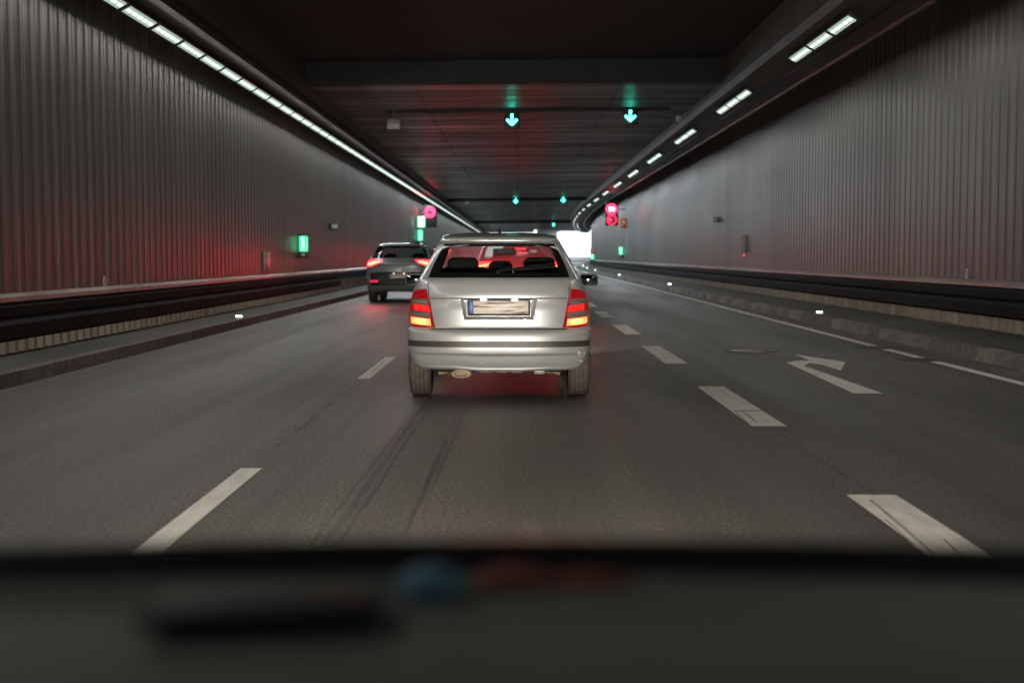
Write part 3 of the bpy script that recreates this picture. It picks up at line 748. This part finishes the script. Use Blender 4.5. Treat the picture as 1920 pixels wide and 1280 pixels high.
M['rim'] = mat('wheel_rim', (.25, .25, .25), .35, .8)
M['rust'] = mat('rusty_tan_steel', (.36, .27, .17), .6, .2, .4, 18, bump=.3)
M['red_lens'] = mat('red_lens', (.2, .006, .01), .12, 0, .25, 40, coat=.6, emit=(1, .01, .015), emit_s=.16)
M['red_lens_lit'] = mat('red_lens_lit', (.4, .01, .012), .12, 0, .2, 30, coat=.6, emit=(1, .02, .015), emit_s=.85)
M['clear_lens'] = mat('clear_lens', (.2, .165, .145), .2, 0, .45, 3, (1, 1, 40), coat=.5)
M['fabric'] = mat('seat_fabric', (.014, .014, .015), .9, 0, .3, 40)
def brake_mat(name, s, cell):
    m = mat(name, (.6, .3, .1), .15, 0, .1, 8, coat=.5)
    t = m.node_tree; N, L = t.nodes, t.links; p = N['Principled BSDF']
    tc = [n for n in N if n.type == 'TEX_COORD'][0]
    v = N.new('ShaderNodeTexVoronoi'); v.inputs['Scale'].default_value = cell; v.inputs['Randomness'].default_value = .35
    L.new(tc.outputs['Object'], v.inputs[0])
    rp = N.new('ShaderNodeValToRGB'); rp.color_ramp.elements[0].color = (1, .66, .22, 1); rp.color_ramp.elements[1].color = (1, .1, .02, 1); rp.color_ramp.elements[1].position = .95
    ab = N.new('ShaderNodeVectorMath'); ab.operation = 'ABSOLUTE'; L.new(tc.outputs['Object'], ab.inputs[0])
    mu = N.new('ShaderNodeVectorMath'); mu.operation = 'MULTIPLY'; mu.inputs[1].default_value = (1, 0, 1.3); L.new(ab.outputs[0], mu.inputs[0])
    ds = N.new('ShaderNodeVectorMath'); ds.operation = 'DISTANCE'; ds.inputs[1].default_value = (.69, 0, .704 * 1.3); L.new(mu.outputs[0], ds.inputs[0])
    ma = N.new('ShaderNodeMath'); ma.operation = 'MULTIPLY_ADD'; ma.inputs[1].default_value = 6.0; L.new(ds.outputs['Value'], ma.inputs[0])
    m2 = N.new('ShaderNodeMath'); m2.operation = 'MULTIPLY'; m2.inputs[1].default_value = .55; L.new(v.outputs['Distance'], m2.inputs[0]); L.new(m2.outputs[0], ma.inputs[2])
    L.new(ma.outputs[0], rp.inputs[0]); L.new(rp.outputs[0], p.inputs['Emission Color']); p.inputs['Emission Strength'].default_value = s
    return m
M['brake'] = brake_mat('lit_brake_lens', 1.7, 80)
M['brake_far'] = mat('lit_tail_lens', (.6, .03, .03), .2, 0, .05, 8, emit=(1, .012, .02), emit_s=14)
M['brake_hot'] = mat('lit_tail_core', (.6, .1, .03), .2, 0, .05, 8, emit=(1, .16, .03), emit_s=10)
M['red_bar'] = mat('red_light_bar', (.6, .02, .03), .2, 0, .05, 8, emit=(1, .02, .035), emit_s=30)
M['plate_lamp'] = mat('plate_lamp', (.8, .7, .5), .2, 0, .05, 8, emit=(1, .78, .45), emit_s=22)

M['plate_lamp_dim'] = mat('plate_lamp_dim', (.8, .7, .5), .2, 0, .05, 8, emit=(1, .78, .45), emit_s=3)
def plate_mat():
    m = mat('smeared_plate', (.72, .62, .5), .4, 0, .05, 8)
    t = m.node_tree; N, L = t.nodes, t.links; p = N['Principled BSDF']
    tc = [n for n in N if n.type == 'TEX_COORD'][0]
    mp = N.new('ShaderNodeMapping'); mp.inputs['Scale'].default_value = (3.2, 1, 38); L.new(tc.outputs['Object'], mp.inputs[0])
    nz = N.new('ShaderNodeTexNoise'); nz.inputs['Scale'].default_value = 1; nz.inputs['Detail'].default_value = 2; L.new(mp.outputs[0], nz.inputs[0])
    rp = N.new('ShaderNodeValToRGB'); e = rp.color_ramp.elements
    e[0].position = .40; e[0].color = (.19, .13, .17, 1); e[1].position = .5; e[1].color = (.8, .73, .63, 1)
    L.new(nz.outputs[0], rp.inputs[0]); L.new(rp.outputs[0], p.inputs['Base Color'])
    return m
M['plate'] = plate_mat()
M['plate_blue'] = mat('plate_blue', (.05, .14, .5), .4, 0, .5, 4, (1, 1, 22))

def lathe_wheel(name, root, c, r, wd, rimr=.62):
    wroot = None
    prof = [(-wd/2 + .008, r * rimr), (-wd/2, r * .8), (-wd/2 + .006, r * .93), (-wd/2 + .024, r * .985)]
    g = 4
    for k in range(g):
        x = -wd/2 + .024 + (wd - .048) * (k + .5) / g
        prof += [(x - .007, r), (x - .005, r - .005), (x + .005, r - .005), (x + .007, r)]
    prof += [(wd/2 - .024, r * .985), (wd/2 - .006, r * .93), (wd/2, r * .8), (wd/2 - .008, r * rimr)]
    seg = 56; vs, fs, gm = [], [], []
    for i in range(seg):
        a = 2 * math.pi * i / seg
        for (x, rr) in prof: vs.append((x, rr * math.sin(a), rr * math.cos(a)))
    n = len(prof)
    for i in range(seg):
        j = (i + 1) % seg
        for k in range(n - 1): fs.append((i*n+k, i*n+k+1, j*n+k+1, j*n+k)); gm.append(1 if (4 <= k < n-5 and (k - 4) % 4 == 1) else 0)
    wroot = empty('wheel', c); wroot.parent = root
    o = mesh_obj('tyre', vs, fs, M['rubber'], wroot, 40); o.data.materials.append(M['groove'])
    for p_, q in zip(o.data.polygons, gm): p_.material_index = q
    m = MB(); m.cyl((0, 0, 0), r * rimr + .004, wd * .7, 'X', 40)
    for k in range(6):
        a = k * math.pi / 3
        m.box((math.copysign(wd * .37, c[0]), math.sin(a) * r * .33, math.cos(a) * r * .33), (.03, .07, r * .5), .01, Matrix.Rotation(-a, 3, 'X'))
    m.build('rim', M['rim'], wroot)

# ---- silver hatchback straight ahead
CARX, CARY = -.163, 11.42
hatch = empty('hatchback', (CARX, CARY, 0), 'silver hatchback with worn bumper and lit brake lights in the middle lane', 'car')
def smooth01(a, b, x):
    t = min(1, max(0, (x - a) / (b - a))); return t*t*(3-2*t)
def hatch_disp(x, z):
    # recess for the number plate
    zt, zb = .908, .722
    hw = .338 - .03 * (zt - z) / (zt - zb)
    ins = smooth01(0, .034, hw - abs(x)) * smooth01(0, .012, zt - z) * smooth01(0, .02, z - zb)
    # lower bumper scoop
    sc = smooth01(.76, .66, abs(x)) * smooth01(.272, .30, z) * smooth01(.425, .405, z)
    return .034 * ins + .02 * sc
def hatch_lift(x, z):
    a = abs(x) / .8
    g = .004 + .008 * smooth01(.2, .55, a) + .02 * smooth01(.85, 1.0, a)
    if x < -.12: g += .009 * smooth01(.15, .5, a)
    return g * smooth01(.52, .26, z)
hz = [.262, .27, .28] + [.29 + .008 * i for i in range(101)] + [1.1 + .0125 * i for i in range(1, 26)] + [1.42, 1.428, 1.436, 1.444, 1.452, 1.46, 1.468, 1.475, 1.481, 1.486, 1.49, 1.493, 1.495, 1.4965, 1.4975]
SH = Shell(
    W=[(.26, .765), (.30, .792), (.37, .808), (.45, .822), (.60, .83), (.72, .824), (.85, .81), (.95, .787), (1.02, .762), (1.10, .722), (1.20, .672), (1.30, .622), (1.38, .578), (1.43, .545), (1.455, .53), (1.472, .505), (1.482, .47), (1.489, .41), (1.493, .34), (1.4965, .2), (1.498, .03)],
    Rr=[(.26, .09), (.29, .045), (.38, .012), (.47, .0), (.56, .0), (.61, .008), (.632, .03), (.642, .062), (.66, .07), (.80, .075), (.905, .088), (.915, .082), (1.0, .098), (1.07, .125), (1.09, .15), (1.10, .165), (1.385, .41), (1.395, .40), (1.403, .372), (1.42, .365), (1.445, .378), (1.458, .43), (1.475, .62), (1.493, 1.0), (1.4965, 1.2), (1.498, 1.5)],
    F=[(.26, 3.85), (.45, 3.96), (.65, 3.93), (.80, 3.75), (.90, 3.35), (1.0, 2.95), (1.40, 2.2), (1.45, 2.02), (1.475, 2.0), (1.493, 1.95), (1.4965, 1.9), (1.498, 1.7)],
    D=.5, n=3.4, Df=.75, nf=2.6, disp=hatch_disp, lift=hatch_lift, zs=hz)
tg_edge = pchip([(.64, .562), (.90, .612), (1.09, .634)])          # half width of the tailgate
win_edge = pchip([(1.09, .622), (1.20, .585), (1.32, .53), (1.395, .488)])
def in_arch(c):
    return any((c.y - ay) ** 2 + (c.z - .30) ** 2 < .345 ** 2 and abs(c.x) > .5 for ay in (.68, 3.12))
def hatch_cls(kind, c, z):
    if kind in ('left', 'right', 'rear', 'front') and abs(c.x) > .76 and c.y > .3 and in_arch(c): return None
    if kind == 'rear':
        if 1.10 < z < 1.392 and abs(c.x) < win_edge(z): return None
        if z < .638 and c.y < .75: return 'bumper'
        if .64 < z < 1.105 and abs(c.x) < tg_edge(z): return 'tailgate'
    if kind == 'front' and 1.03 < z < 1.395 and abs(c.x) < SH.W(z) * .9: return None
    return 'body'
bp_ = mat('silver_bumper_paint', (.45, .46, .462), .38, .3, .05, 3, coat=.4)
SH.build(hatch_cls, dict(body=M['silver'], bumper=bp_, tailgate=M['silver']), hatch, M['lining'])
# rear window: black edge and clear pane
rw = empty('rear_window', (0, 0, 0)); rw.parent = hatch
Z = [1.092 + (1.394 - 1.092) * i / 18 for i in range(19)]
def inner_edge(z): return pchip([(1.128, .528), (1.25, .505), (1.33, .475), (1.352, .45), (1.366, .40)])(z)
vs, fs = [], []
for z in Z:
    for sg in (-1, 1):
        pass
zin0, zin1 = 1.130, 1.366
for sg in (-1, 1):
    rows = [(z, sg * (inner_edge(z) if zin0 <= z <= zin1 else inner_edge(min(max(z, zin0), zin1))), sg * (win_edge(z) + .004)) for z in [zin0 + (zin1 - zin0) * i / 24 for i in range(25)]]
    SH.patch('black_edge', rows, M['frit'], rw, .003, 8)
SH.patch('black_edge', [(z, -win_edge(z) - .004, win_edge(z) + .004) for z in (1.088, 1.10, 1.115, zin0)], M['frit'], rw, .003, 30)
SH.patch('black_edge', [(z, -win_edge(z) - .004, win_edge(z) + .004) for z in (zin1, 1.375, 1.385, 1.396)], M['frit'], rw, .003, 30)
SH.patch('pane', [(z, -inner_edge(z) - .01, inner_edge(z) + .01) for z in [zin0 - .004 + (zin1 - zin0 + .006) * i / 14 for i in range(15)]], M['glass'], rw, .001, 24)
wsh = SH.patch('windscreen', [(z, -SH.W(z) * .915, SH.W(z) * .915) for z in [1.02 + .385 * i / 14 for i in range(15)]], wet_glass(), hatch, .004, 24, 'front')
for sg in (-1, 1):
    vs, fs = [], []
    for i in range(13):
        z = 1.06 + .32 * i / 12
        ya, yb = SH.R(z) + SH.D + .05, SH.F(z) - SH.Df + .15
        for k in range(13): vs.append(SH.side(ya + (yb - ya) * k / 12, z, sg, .004))
    for i in range(12):
        for k in range(12): fs.append((i*13+k, i*13+k+1, (i+1)*13+k+1, (i+1)*13+k))
    mesh_obj('side_window', vs, fs, M['dark_glass'], hatch, 40)
# panel gaps
for sg in (-1, 1):
    SH.seam('panel_gap', [(sg * tg_edge(z), z) for z in (.642, .72, .80, .90, 1.0, 1.05)], .0065, M['gap'], hatch)
    SH.seam('panel_gap', [(sg * .598, .909), (sg * .345, .909)], .005, M['gap'], hatch, horizontal=True)
SH.seam('panel_gap', [(-.60, .6395), (.60, .6395)], .007, M['gap'], hatch, off=.004, horizontal=True, sub=60)
# rubbing strip
SH.patch('bumper_strip', [(z, -.80, .80) for z in (.484, .488, .505, .52, .534, .538)], M['strip'], hatch, .007, 70)
# plate
pl = empty('number_plate', (0, SH.rear(0, .82).y - .012, .828)); pl.parent = hatch
MB().box((0, .004, -.004), (.55, .012, .138), .004).build('plate_frame', M['black'], pl)
MB().box((.018, -.005, .003), (.484, .006, .112), .002).build('plate_face', M['plate'], pl)
MB().box((-.244, -.005, .003), (.038, .0065, .112), .002).build('blue_band', M['plate_blue'], pl)
SH.patch('plate_surround', [(.908, -.30, .30), (.900, -.30, .30)], M['gap'], hatch, .004, 10)
for x in (-.135, .14):
    MB().box((x, SH.rear(x, .895).y - .012, .896), (.05, .016, .009), .003).build('plate_lamp', M['plate_lamp'], hatch)
mb = MB(); mb.tube([(-.29, SH.rear(0, .82).y - .014, .742), (0, SH.rear(0, .82).y - .018, .738), (.29, SH.rear(0, .82).y - .014, .742)], .009, 8)
mb.build('chrome_sill', mat('bright_trim', (.4, .4, .4), .3, .6), hatch)
# tail lamps
lo = pchip([(.648, .70), (.655, .752), (.668, .787), (.70, .800), (.82, .795), (.90, .785), (.945, .768), (.968, .745), (.982, .71), (.988, .675)])
li = pchip([(.648, .566), (.80, .592), (.90, .618), (.988, .636)])
def lamp(sg):
    tl = empty('tail_lamp', (0, 0, 0)); tl.parent = hatch
    def rows(z0, z1, t0, t1, slope=0.0, n=10):
        out = []
        for i in range(n + 1):
            z = z0 + (z1 - z0) * i / n
            a, b = li(z), lo(z); out.append((z, sg * (a + (b - a) * t0), sg * (a + (b - a) * t1)))
        return out
    SH.patch('lens_border', rows(.648, .988, 0, 1, n=34), M['red_lens'], tl, .006, 12)
    SH.patch('brake_lens', rows(.674, .734, .10, .90, n=8), M['brake'], tl, .0095, 10, tilt=.016)
    SH.patch('clear_lens', rows(.742, .792, .07, .93, n=6), M['clear_lens'], tl, .0085, 10, tilt=.016)
    SH.patch('red_lens', rows(.795, .848, .04, .78, n=6), M['red_lens_lit'], tl, .0095, 10, tilt=.016)
    SH.patch('clear_lens', rows(.851, .906, .07, .93, n=6), M['clear_lens'], tl, .0085, 10, tilt=.016)
    SH.patch('upper_lens', rows(.910, .978, .07, .90, n=8), mat('dotted_red_lens', (.2, .006, .01), .12, 0, .7, 60, coat=.6, emit=(1, .01, .02), emit_s=.14), tl, .0095, 10)
lamp(-1); lamp(1)
# wiper, aerial, handle scratches
wp = MB(); a = SH.rear(.0, 1.125, .03)
wp.cyl(SH.rear(-.005, 1.128, .015), .02, .04, 'Y', 20, bevel=.004)
wp.tube([SH.rear(x, 1.128 + .048 * (x / .5), .03) for x in (0, .1, .2, .3, .4, .5)], [.014, .012, .010, .008, .007, .006], 8)
wp.box(SH.rear(.33, 1.155, .018), (.36, .012, .012), .003, Matrix.Rotation(R(-5), 3, 'Y'))
wp.build('rear_wiper', mat('wiper_rubber', (.008, .008, .008), .7, spec=.2), hatch)
MB().tube([(0, .75, 1.475), (0, .74, 1.512), (0, .725, 1.545)], [.018, .012, .006], 10).build('aerial', M['black'], hatch)
m = MB()
for (x, z, w_, h_, an) in ((.70, .43, .012, .018, 20), (.708, .405, .018, .006, -20), (.715, .425, .006, .02, 10), (.735, .38, .03, .004, -15), (.74, .57, .05, .003, 8), (.69, .45, .004, .02, 0), (.755, .41, .004, .03, 10), (.72, .345, .03, .006, 20),
                           (-.62, .335, .003, .02, 5), (-.53, .338, .003, .016, -4), (-.28, .342, .003, .018, 8), (-.16, .34, .003, .022, 4), (-.06, .345, .003, .018, -6), (.02, .345, .003, .014, 5)):
    p = SH.rear(x, z, .001); m.box(p, (w_, .0015, h_), 0, Matrix.Rotation(R(an), 3, 'Y'))
m.build('scratches', mat('bare_scratch', (.75, .74, .7), .5), hatch)
# door mirrors
for sg in (-1, 1):
    dm = empty('door_mirror', (sg * .905, 2.25, 1.035)); dm.parent = hatch
    MB().box((0, .05, 0), (.2, .12, .125), .035, seg=3).build('shell', M['silver'], dm)
    MB().box((sg*.004, -.014, 0), (.165, .012, .095), .005).build('mirror_glass', mat('mirror', (.35, .4, .38), .04, 1.0, .05), dm)
    MB().box((-sg * .12, .06, -.03), (.12, .06, .05), .015).build('mirror_arm', M['black'], dm)
# wheels, underbody, exhaust
for sg in (-1, 1):
    lathe_wheel('wheel', hatch, (sg * .722, .68, .298), .298, .205)
    lathe_wheel('wheel', hatch, (sg * .722, 3.12, .298), .298, .195)
MB().box((0, 2.0, .30), (1.2, 3.6, .10), .03).build('underbody', M['black'], hatch)
for sg in (-1, 1):
    MB().box((sg * .40, .95, .52), (.02, .8, .5), .005).box((sg * .575, 2.0, .30), (.05, 1.6, .14), .01).build('inner_arch', M['black'], hatch)
ex = MB(); ex.ring((0, -.12, 0), .052, .034, .16); ex.cyl((0, .02, 0), .036, .12, 'Y', 20)
exo = ex.build('exhaust_pipe', M['rust'], hatch, loc=(-.33, .2, .247)); exo.scale = (1.65, 1, .72)
for sg in (-1, 1):
    m = MB(); m.tube([(sg * .60, .70, .27), (sg * .52, .58, .235), (sg * .42, .55, .24)], [.04, .035, .03], 10); m.box((sg * .50, .5, .25), (.13, .06, .07), .012, Matrix.Rotation(R(20) * sg, 3, 'Y')); m.box((sg*.43, .52, .235), (.05, .08, .035), .008)
    m.build('axle_arm', M['rust'], hatch)
MB().box((.36, .16, .262), (.095, .03, .05), .008).build('tow_bracket', M['grey'], hatch)
m = MB()
for x in (-.12, 0.03, .16): m.box((x, .2, .262), (.11, .05, .03), .01)
m.build('heat_shield', M['grey'], hatch)
# its own dipped beams, which light the road and the car in front of it
for sg in (-1, 1):
    hl = empty('headlight', (sg * .58, 3.78, .68)); hl.parent = hatch
    MB().ball((0, 0, 0), (.14, .08, .085)).build('headlight_lens', M['white_led'], hl)
    ld = bpy.data.lights.new('dipped_beam', 'SPOT'); ld.energy = 500; ld.color = (1, .95, .88); ld.spot_size = R(60); ld.spot_blend = .8; ld.shadow_soft_size = .05
    lo_ = bpy.data.objects.new('dipped_beam', ld); COL.objects.link(lo_); lo_.parent = hatch; lo_.location = (sg * .58, 4.15, .68); lo_.rotation_euler = (R(88), 0, 0)
# cabin: seats, headrests, mirror, third brake lamp
MB().box((0, 1.05, .70), (1.15, .18, .72), .05).build('rear_seat', M['fabric'], hatch)
MB().box((0, .66, 1.04), (1.08, .62, .02), .004).build('parcel_shelf', M['lining'], hatch)
for x, w_, zt in ((-.352, .30, 1.268), (.002, .23, 1.235), (.372, .30, 1.268)):
    h_ = zt - 1.0
    MB().box((x, 1.06, 1.0 + h_ / 2), (w_, .13, h_), .06, seg=4).build('headrest', M['fabric'], hatch)
for x in (-.37, .37):
    MB().box((x, 1.95, .82), (.5, .16, .7), .06, seg=3).build('front_seat', M['fabric'], hatch)
MB().box((.03, 2.45, 1.325), (.25, .03, .065), .012).build('cabin_mirror', M['black'], hatch)
MB().box((0, 2.75, .88), (1.4, .5, .2), .06).build('cabin_dash', M['lining'], hatch)

# ---- generic SUV
def make_suv(loc, label, paint, glow, bar=False):
    root = empty('suv', loc, label, 'car')
    zs = [.30 + .02 * i for i in range(50)] + [1.3 + .02 * i for i in range(1, 14)] + [1.575, 1.59, 1.605, 1.62, 1.635, 1.645, 1.652]
    def disp(x, z):
        return .05 * smooth01(.68, .6, abs(x)) * smooth01(.60, .64, z) * smooth01(.84, .80, z)
    S = Shell(W=[(.30, .86), (.45, .92), (.75, .935), (.98, .925), (1.12, .885), (1.22, .83), (1.45, .74), (1.56, .66), (1.61, .6), (1.652, .42)],
              Rr=[(.30, .12), (.36, .05), (.5, .0), (.62, .0), (.66, .03), (.85, .05), (1.0, .06), (1.06, .05), (1.12, .075), (1.2, .14), (1.23, .17), (1.5, .40), (1.52, .33), (1.56, .30), (1.60, .36), (1.63, .6), (1.652, 1.1)],
              F=[(.30, 4.3), (.6, 4.42), (.9, 4.3), (1.02, 3.9), (1.12, 3.25), (1.55, 2.3), (1.61, 2.0), (1.652, 1.7)], D=.55, n=3.2, Df=.8, nf=2.6, disp=disp, zs=zs)
    we = pchip([(1.22, .70), (1.40, .66), (1.51, .60)])
    def cls(kind, c, z):
        if abs(c.x) > .8 and c.y > .35 and any((c.y - ay) ** 2 + (c.z - .36) ** 2 < .42 ** 2 for ay in (.85, 3.5)): return None
        if kind == 'rear' and 1.23 < z < 1.505 and abs(c.x) < we(z): return None
        if kind == 'front' and 1.14 < z < 1.54 and abs(c.x) < S.W(z) * .9: return None
        if kind == 'rear' and .46 < z < .82 and c.y < .5 and abs(c.x) < .8: return 'bumper_cover'
        return 'body'
    S.build(cls, dict(body=paint, bumper_cover=M['black']), root, M['lining'])
    g = S.patch('rear_window', [(z, -we(z) - .01, we(z) + .01) for z in [1.222 + .29 * i / 10 for i in range(11)]], glass_mat('suv_glass', (.55, .62, .62), 1.45), root, .004, 20)
    S.patch('windscreen', [(z, -S.W(z) * .91, S.W(z) * .91) for z in [1.13 + .42 * i / 10 for i in range(11)]], M['glass'], root, .004, 16, 'front')
    S.patch('roof_spoiler', [(z, -.68, .68) for z in (1.512, 1.53, 1.56)], M['frit'], root, .006, 20)
    for sg in (-1, 1):
        S.patch('side_pillar', [(z, sg * we(z), sg * (we(z) + .05)) for z in [1.225 + .285 * i / 8 for i in range(9)]], M['frit'], root, .006, 4)
        tl = empty('tail_lamp', (0, 0, 0)); tl.parent = root
        S.patch('red_lens', [(1.0, sg * .80, sg * .905), (1.05, sg * .66, sg * .90), (1.10, sg * .54, sg * .885), (1.15, sg * .47, sg * .86), (1.165, sg * .44, sg * .80)], glow[0], tl, .006, 12)
        S.patch('light_core', [(1.045, sg * .76, sg * .87), (1.075, sg * .66, sg * .84), (1.10, sg * .58, sg * .74), (1.125, sg * .52, sg * .62)], glow[1], tl, .011, 8)
        rl = bpy.data.lights.new('tail_light', 'SPOT'); rl.energy = TAIL_W; rl.color = (1, .01, .02); rl.spot_size = R(64); rl.spot_blend = .6; rl.shadow_soft_size = .06
        ro = bpy.data.objects.new('tail_light', rl); ro.parent = tl; COL.objects.link(ro); ro.location = S.rear(sg * .70, 1.08, .09); ro.rotation_euler = (R(-76), 0, 0)
        S.patch('reflector', [(.565, sg * .60, sg * .78), (.60, sg * .58, sg * .80)], M['red_led_dim'], root, .006, 8)  # reflector given its own glow in place of reflected light
        lathe_wheel('wheel', root, (sg * .79, .86, .345), .345, .235); lathe_wheel('wheel', root, (sg * .79, 3.5, .345), .345, .235)
        dm = empty('door_mirror', (sg * 1.02, 2.75, 1.16)); dm.parent = root
        MB().box((0, 0, 0), (.2, .14, .15), .04).build('shell', paint, dm); MB().box((0, -.075, 0), (.17, .012, .12), .004).build('mirror_glass', M['grey'], dm); MB().box((-sg*.13, .02, -.03), (.14, .06, .05), .01).build('mirror_arm', M['black'], dm)
        mesh_obj('side_window', [S.side(y_, z_, sg, .005) for z_ in (1.2, 1.3, 1.4, 1.5) for y_ in (.95, 1.4, 1.9, 2.3)], [(i*4+k, i*4+k+1, i*4+k+5, i*4+k+4) for i in range(3) for k in range(3)], M['dark_glass'], root)
        MB().box((sg * .60, 1.9, 1.66), (.03, 1.7, .03), .01).build('roof_rail', M['black'], root)
    npl = empty('number_plate', (0, S.rear(0, .74).y - .012, .725)); npl.parent = root
    MB().box((0, 0, 0), (.54, .012, .125), .004).build('plate_face', M['plate'], npl); MB().box((-.245, -.005, 0), (.04, .01, .115)).build('blue_band', M['plate_blue'], npl)
    for x in (-.14, .14): MB().box((x, S.rear(x, .80).y - .02, .803), (.05, .012, .008)).build('plate_lamp', M['plate_lamp_dim'], root)
    S.patch('bumper_lip', [(z, -.66, .66) for z in (.40, .44, .47)], mat('lip_silver', (.3, .3, .3), .3, .6), root, .008, 20)
    if bar: S.patch('brake_bar', [(1.528, -.18, .18), (1.545, -.18, .18)], M['red_bar'], root, .012, 8)
    MB().box((0, 2.2, .36), (1.5, 3.9, .14), .03).build('underbody', M['black'], root)
    for x in (-.4, .4):
        MB().box((x, 1.25, 1.18), (.28, .13, .26), .06, seg=3).build('headrest', M['fabric'], root); MB().box((x, 2.1, 1.2), (.3, .13, .3), .06, seg=3).build('front_headrest', M['fabric'], root)
    MB().box((0, 1.22, .8), (1.4, .2, .6), .05).build('rear_seat', M['fabric'], root)
    return root
grey_paint = mat('grey_paint', (.27, .28, .29), .32, .35, .04, 3, coat=.6)
make_suv((-3.27, 36.2, 0), 'dark grey SUV with slanted red tail lights in the left lane', grey_paint, (M['brake_far'], M['brake_hot']))
ahead = make_suv((.03, 25.4, 0), 'car ahead seen through the silver hatchback rear window, glowing red', mat('red_paint', (.5, .018, .03), .35, .1, .04, 3, coat=.6), (M['brake_far'], M['brake_hot']), True)
for loc, lab in (((-3.3, 61, 0), 'next car in the left lane beyond the dark SUV, red lights on'), ((.1, 46, 0), 'second car in the line ahead of the silver hatchback, red lights on'), ((.1, 74, 0), 'third car in the line ahead of the silver hatchback, red lights on')):
    o = copy_tree(ahead); o.location = loc; tag(o, lab, 'car')

for x, z in ((-.7, 1.08), (.7, 1.08), (0, 1.53)):  # extra narrow beams added at the brake lamps to redden the hatchback windscreen
    rl = bpy.data.lights.new('added_brake_beam', 'SPOT'); rl.energy = 2600; rl.color = (1, .008, .02); rl.spot_size = R(6.5); rl.spot_blend = .4; rl.shadow_soft_size = .08
    ro = bpy.data.objects.new('added_brake_beam', rl); ro.parent = ahead; COL.objects.link(ro); ro.location = (x, .12 if z < 1.3 else .2, z)
    ro.rotation_euler = (Vector((-.19, -11.3, 1.22)) - Vector((x, 0, z))).to_track_quat('-Z', 'Y').to_euler()
# ------------------------------------------------------------------ dashboard of the car we sit in
db = empty('dashboard', (0, .8, 1.006), 'out of focus dark dashboard top along the bottom of the view', 'dashboard')
M['dash'] = mat('dash_vinyl', (.165, .19, .165), .65, 0, .15, 5, bump=.1, bscale=200)
vs, fs = [], []
rows = [(.975, -.30), (.965, .060), (.955, .0672), (.945, .068), (.93, .06), (.915, .05), (.89, .046), (.82, .05), (.74, .052), (.66, .05), (.58, .03), (.55, -.30)]
NXD = 40
for (yy, zz) in rows:
    for k in range(NXD + 1):
        x = -.8 + 1.6 * k / NXD; vs.append((x, yy - .8 - .12 * x * x, zz - .02 * abs(x) ** 2 * 1.0 + (0 if yy > .9 else .006 * math.sin(5 * x))))
for i in range(len(rows) - 1):
    for k in range(NXD): fs.append((i*(NXD+1)+k, i*(NXD+1)+k+1, (i+1)*(NXD+1)+k+1, (i+1)*(NXD+1)+k))
do = mesh_obj('dash_top', vs, fs, M['dash'], db, 60); do.data.materials.append(M['black'])
for p_ in do.data.polygons:
    if p_.center.y > .118 - .12 * p_.center.x ** 2: p_.material_index = 1
MB().box((-.155, .0, .056), (.145, .07, .012), .005).build('demister_slot', M['gap'], db)
tag(MB().ball((-.058, .868, 1.061), (.022, .022, .012)).build('blue_object', mat('blue_plastic', (.12, .28, .4), .7)), 'out of focus blue thing on the dashboard', 'object')
tag(MB().ball((-.002, .89, 1.058), (.026, .014, .01)).ball((.05, .89, 1.056), (.03, .012, .008)).build('red_object', mat('red_plastic', (.34, .1, .08), .7)), 'out of focus red thing on the dashboard', 'object')
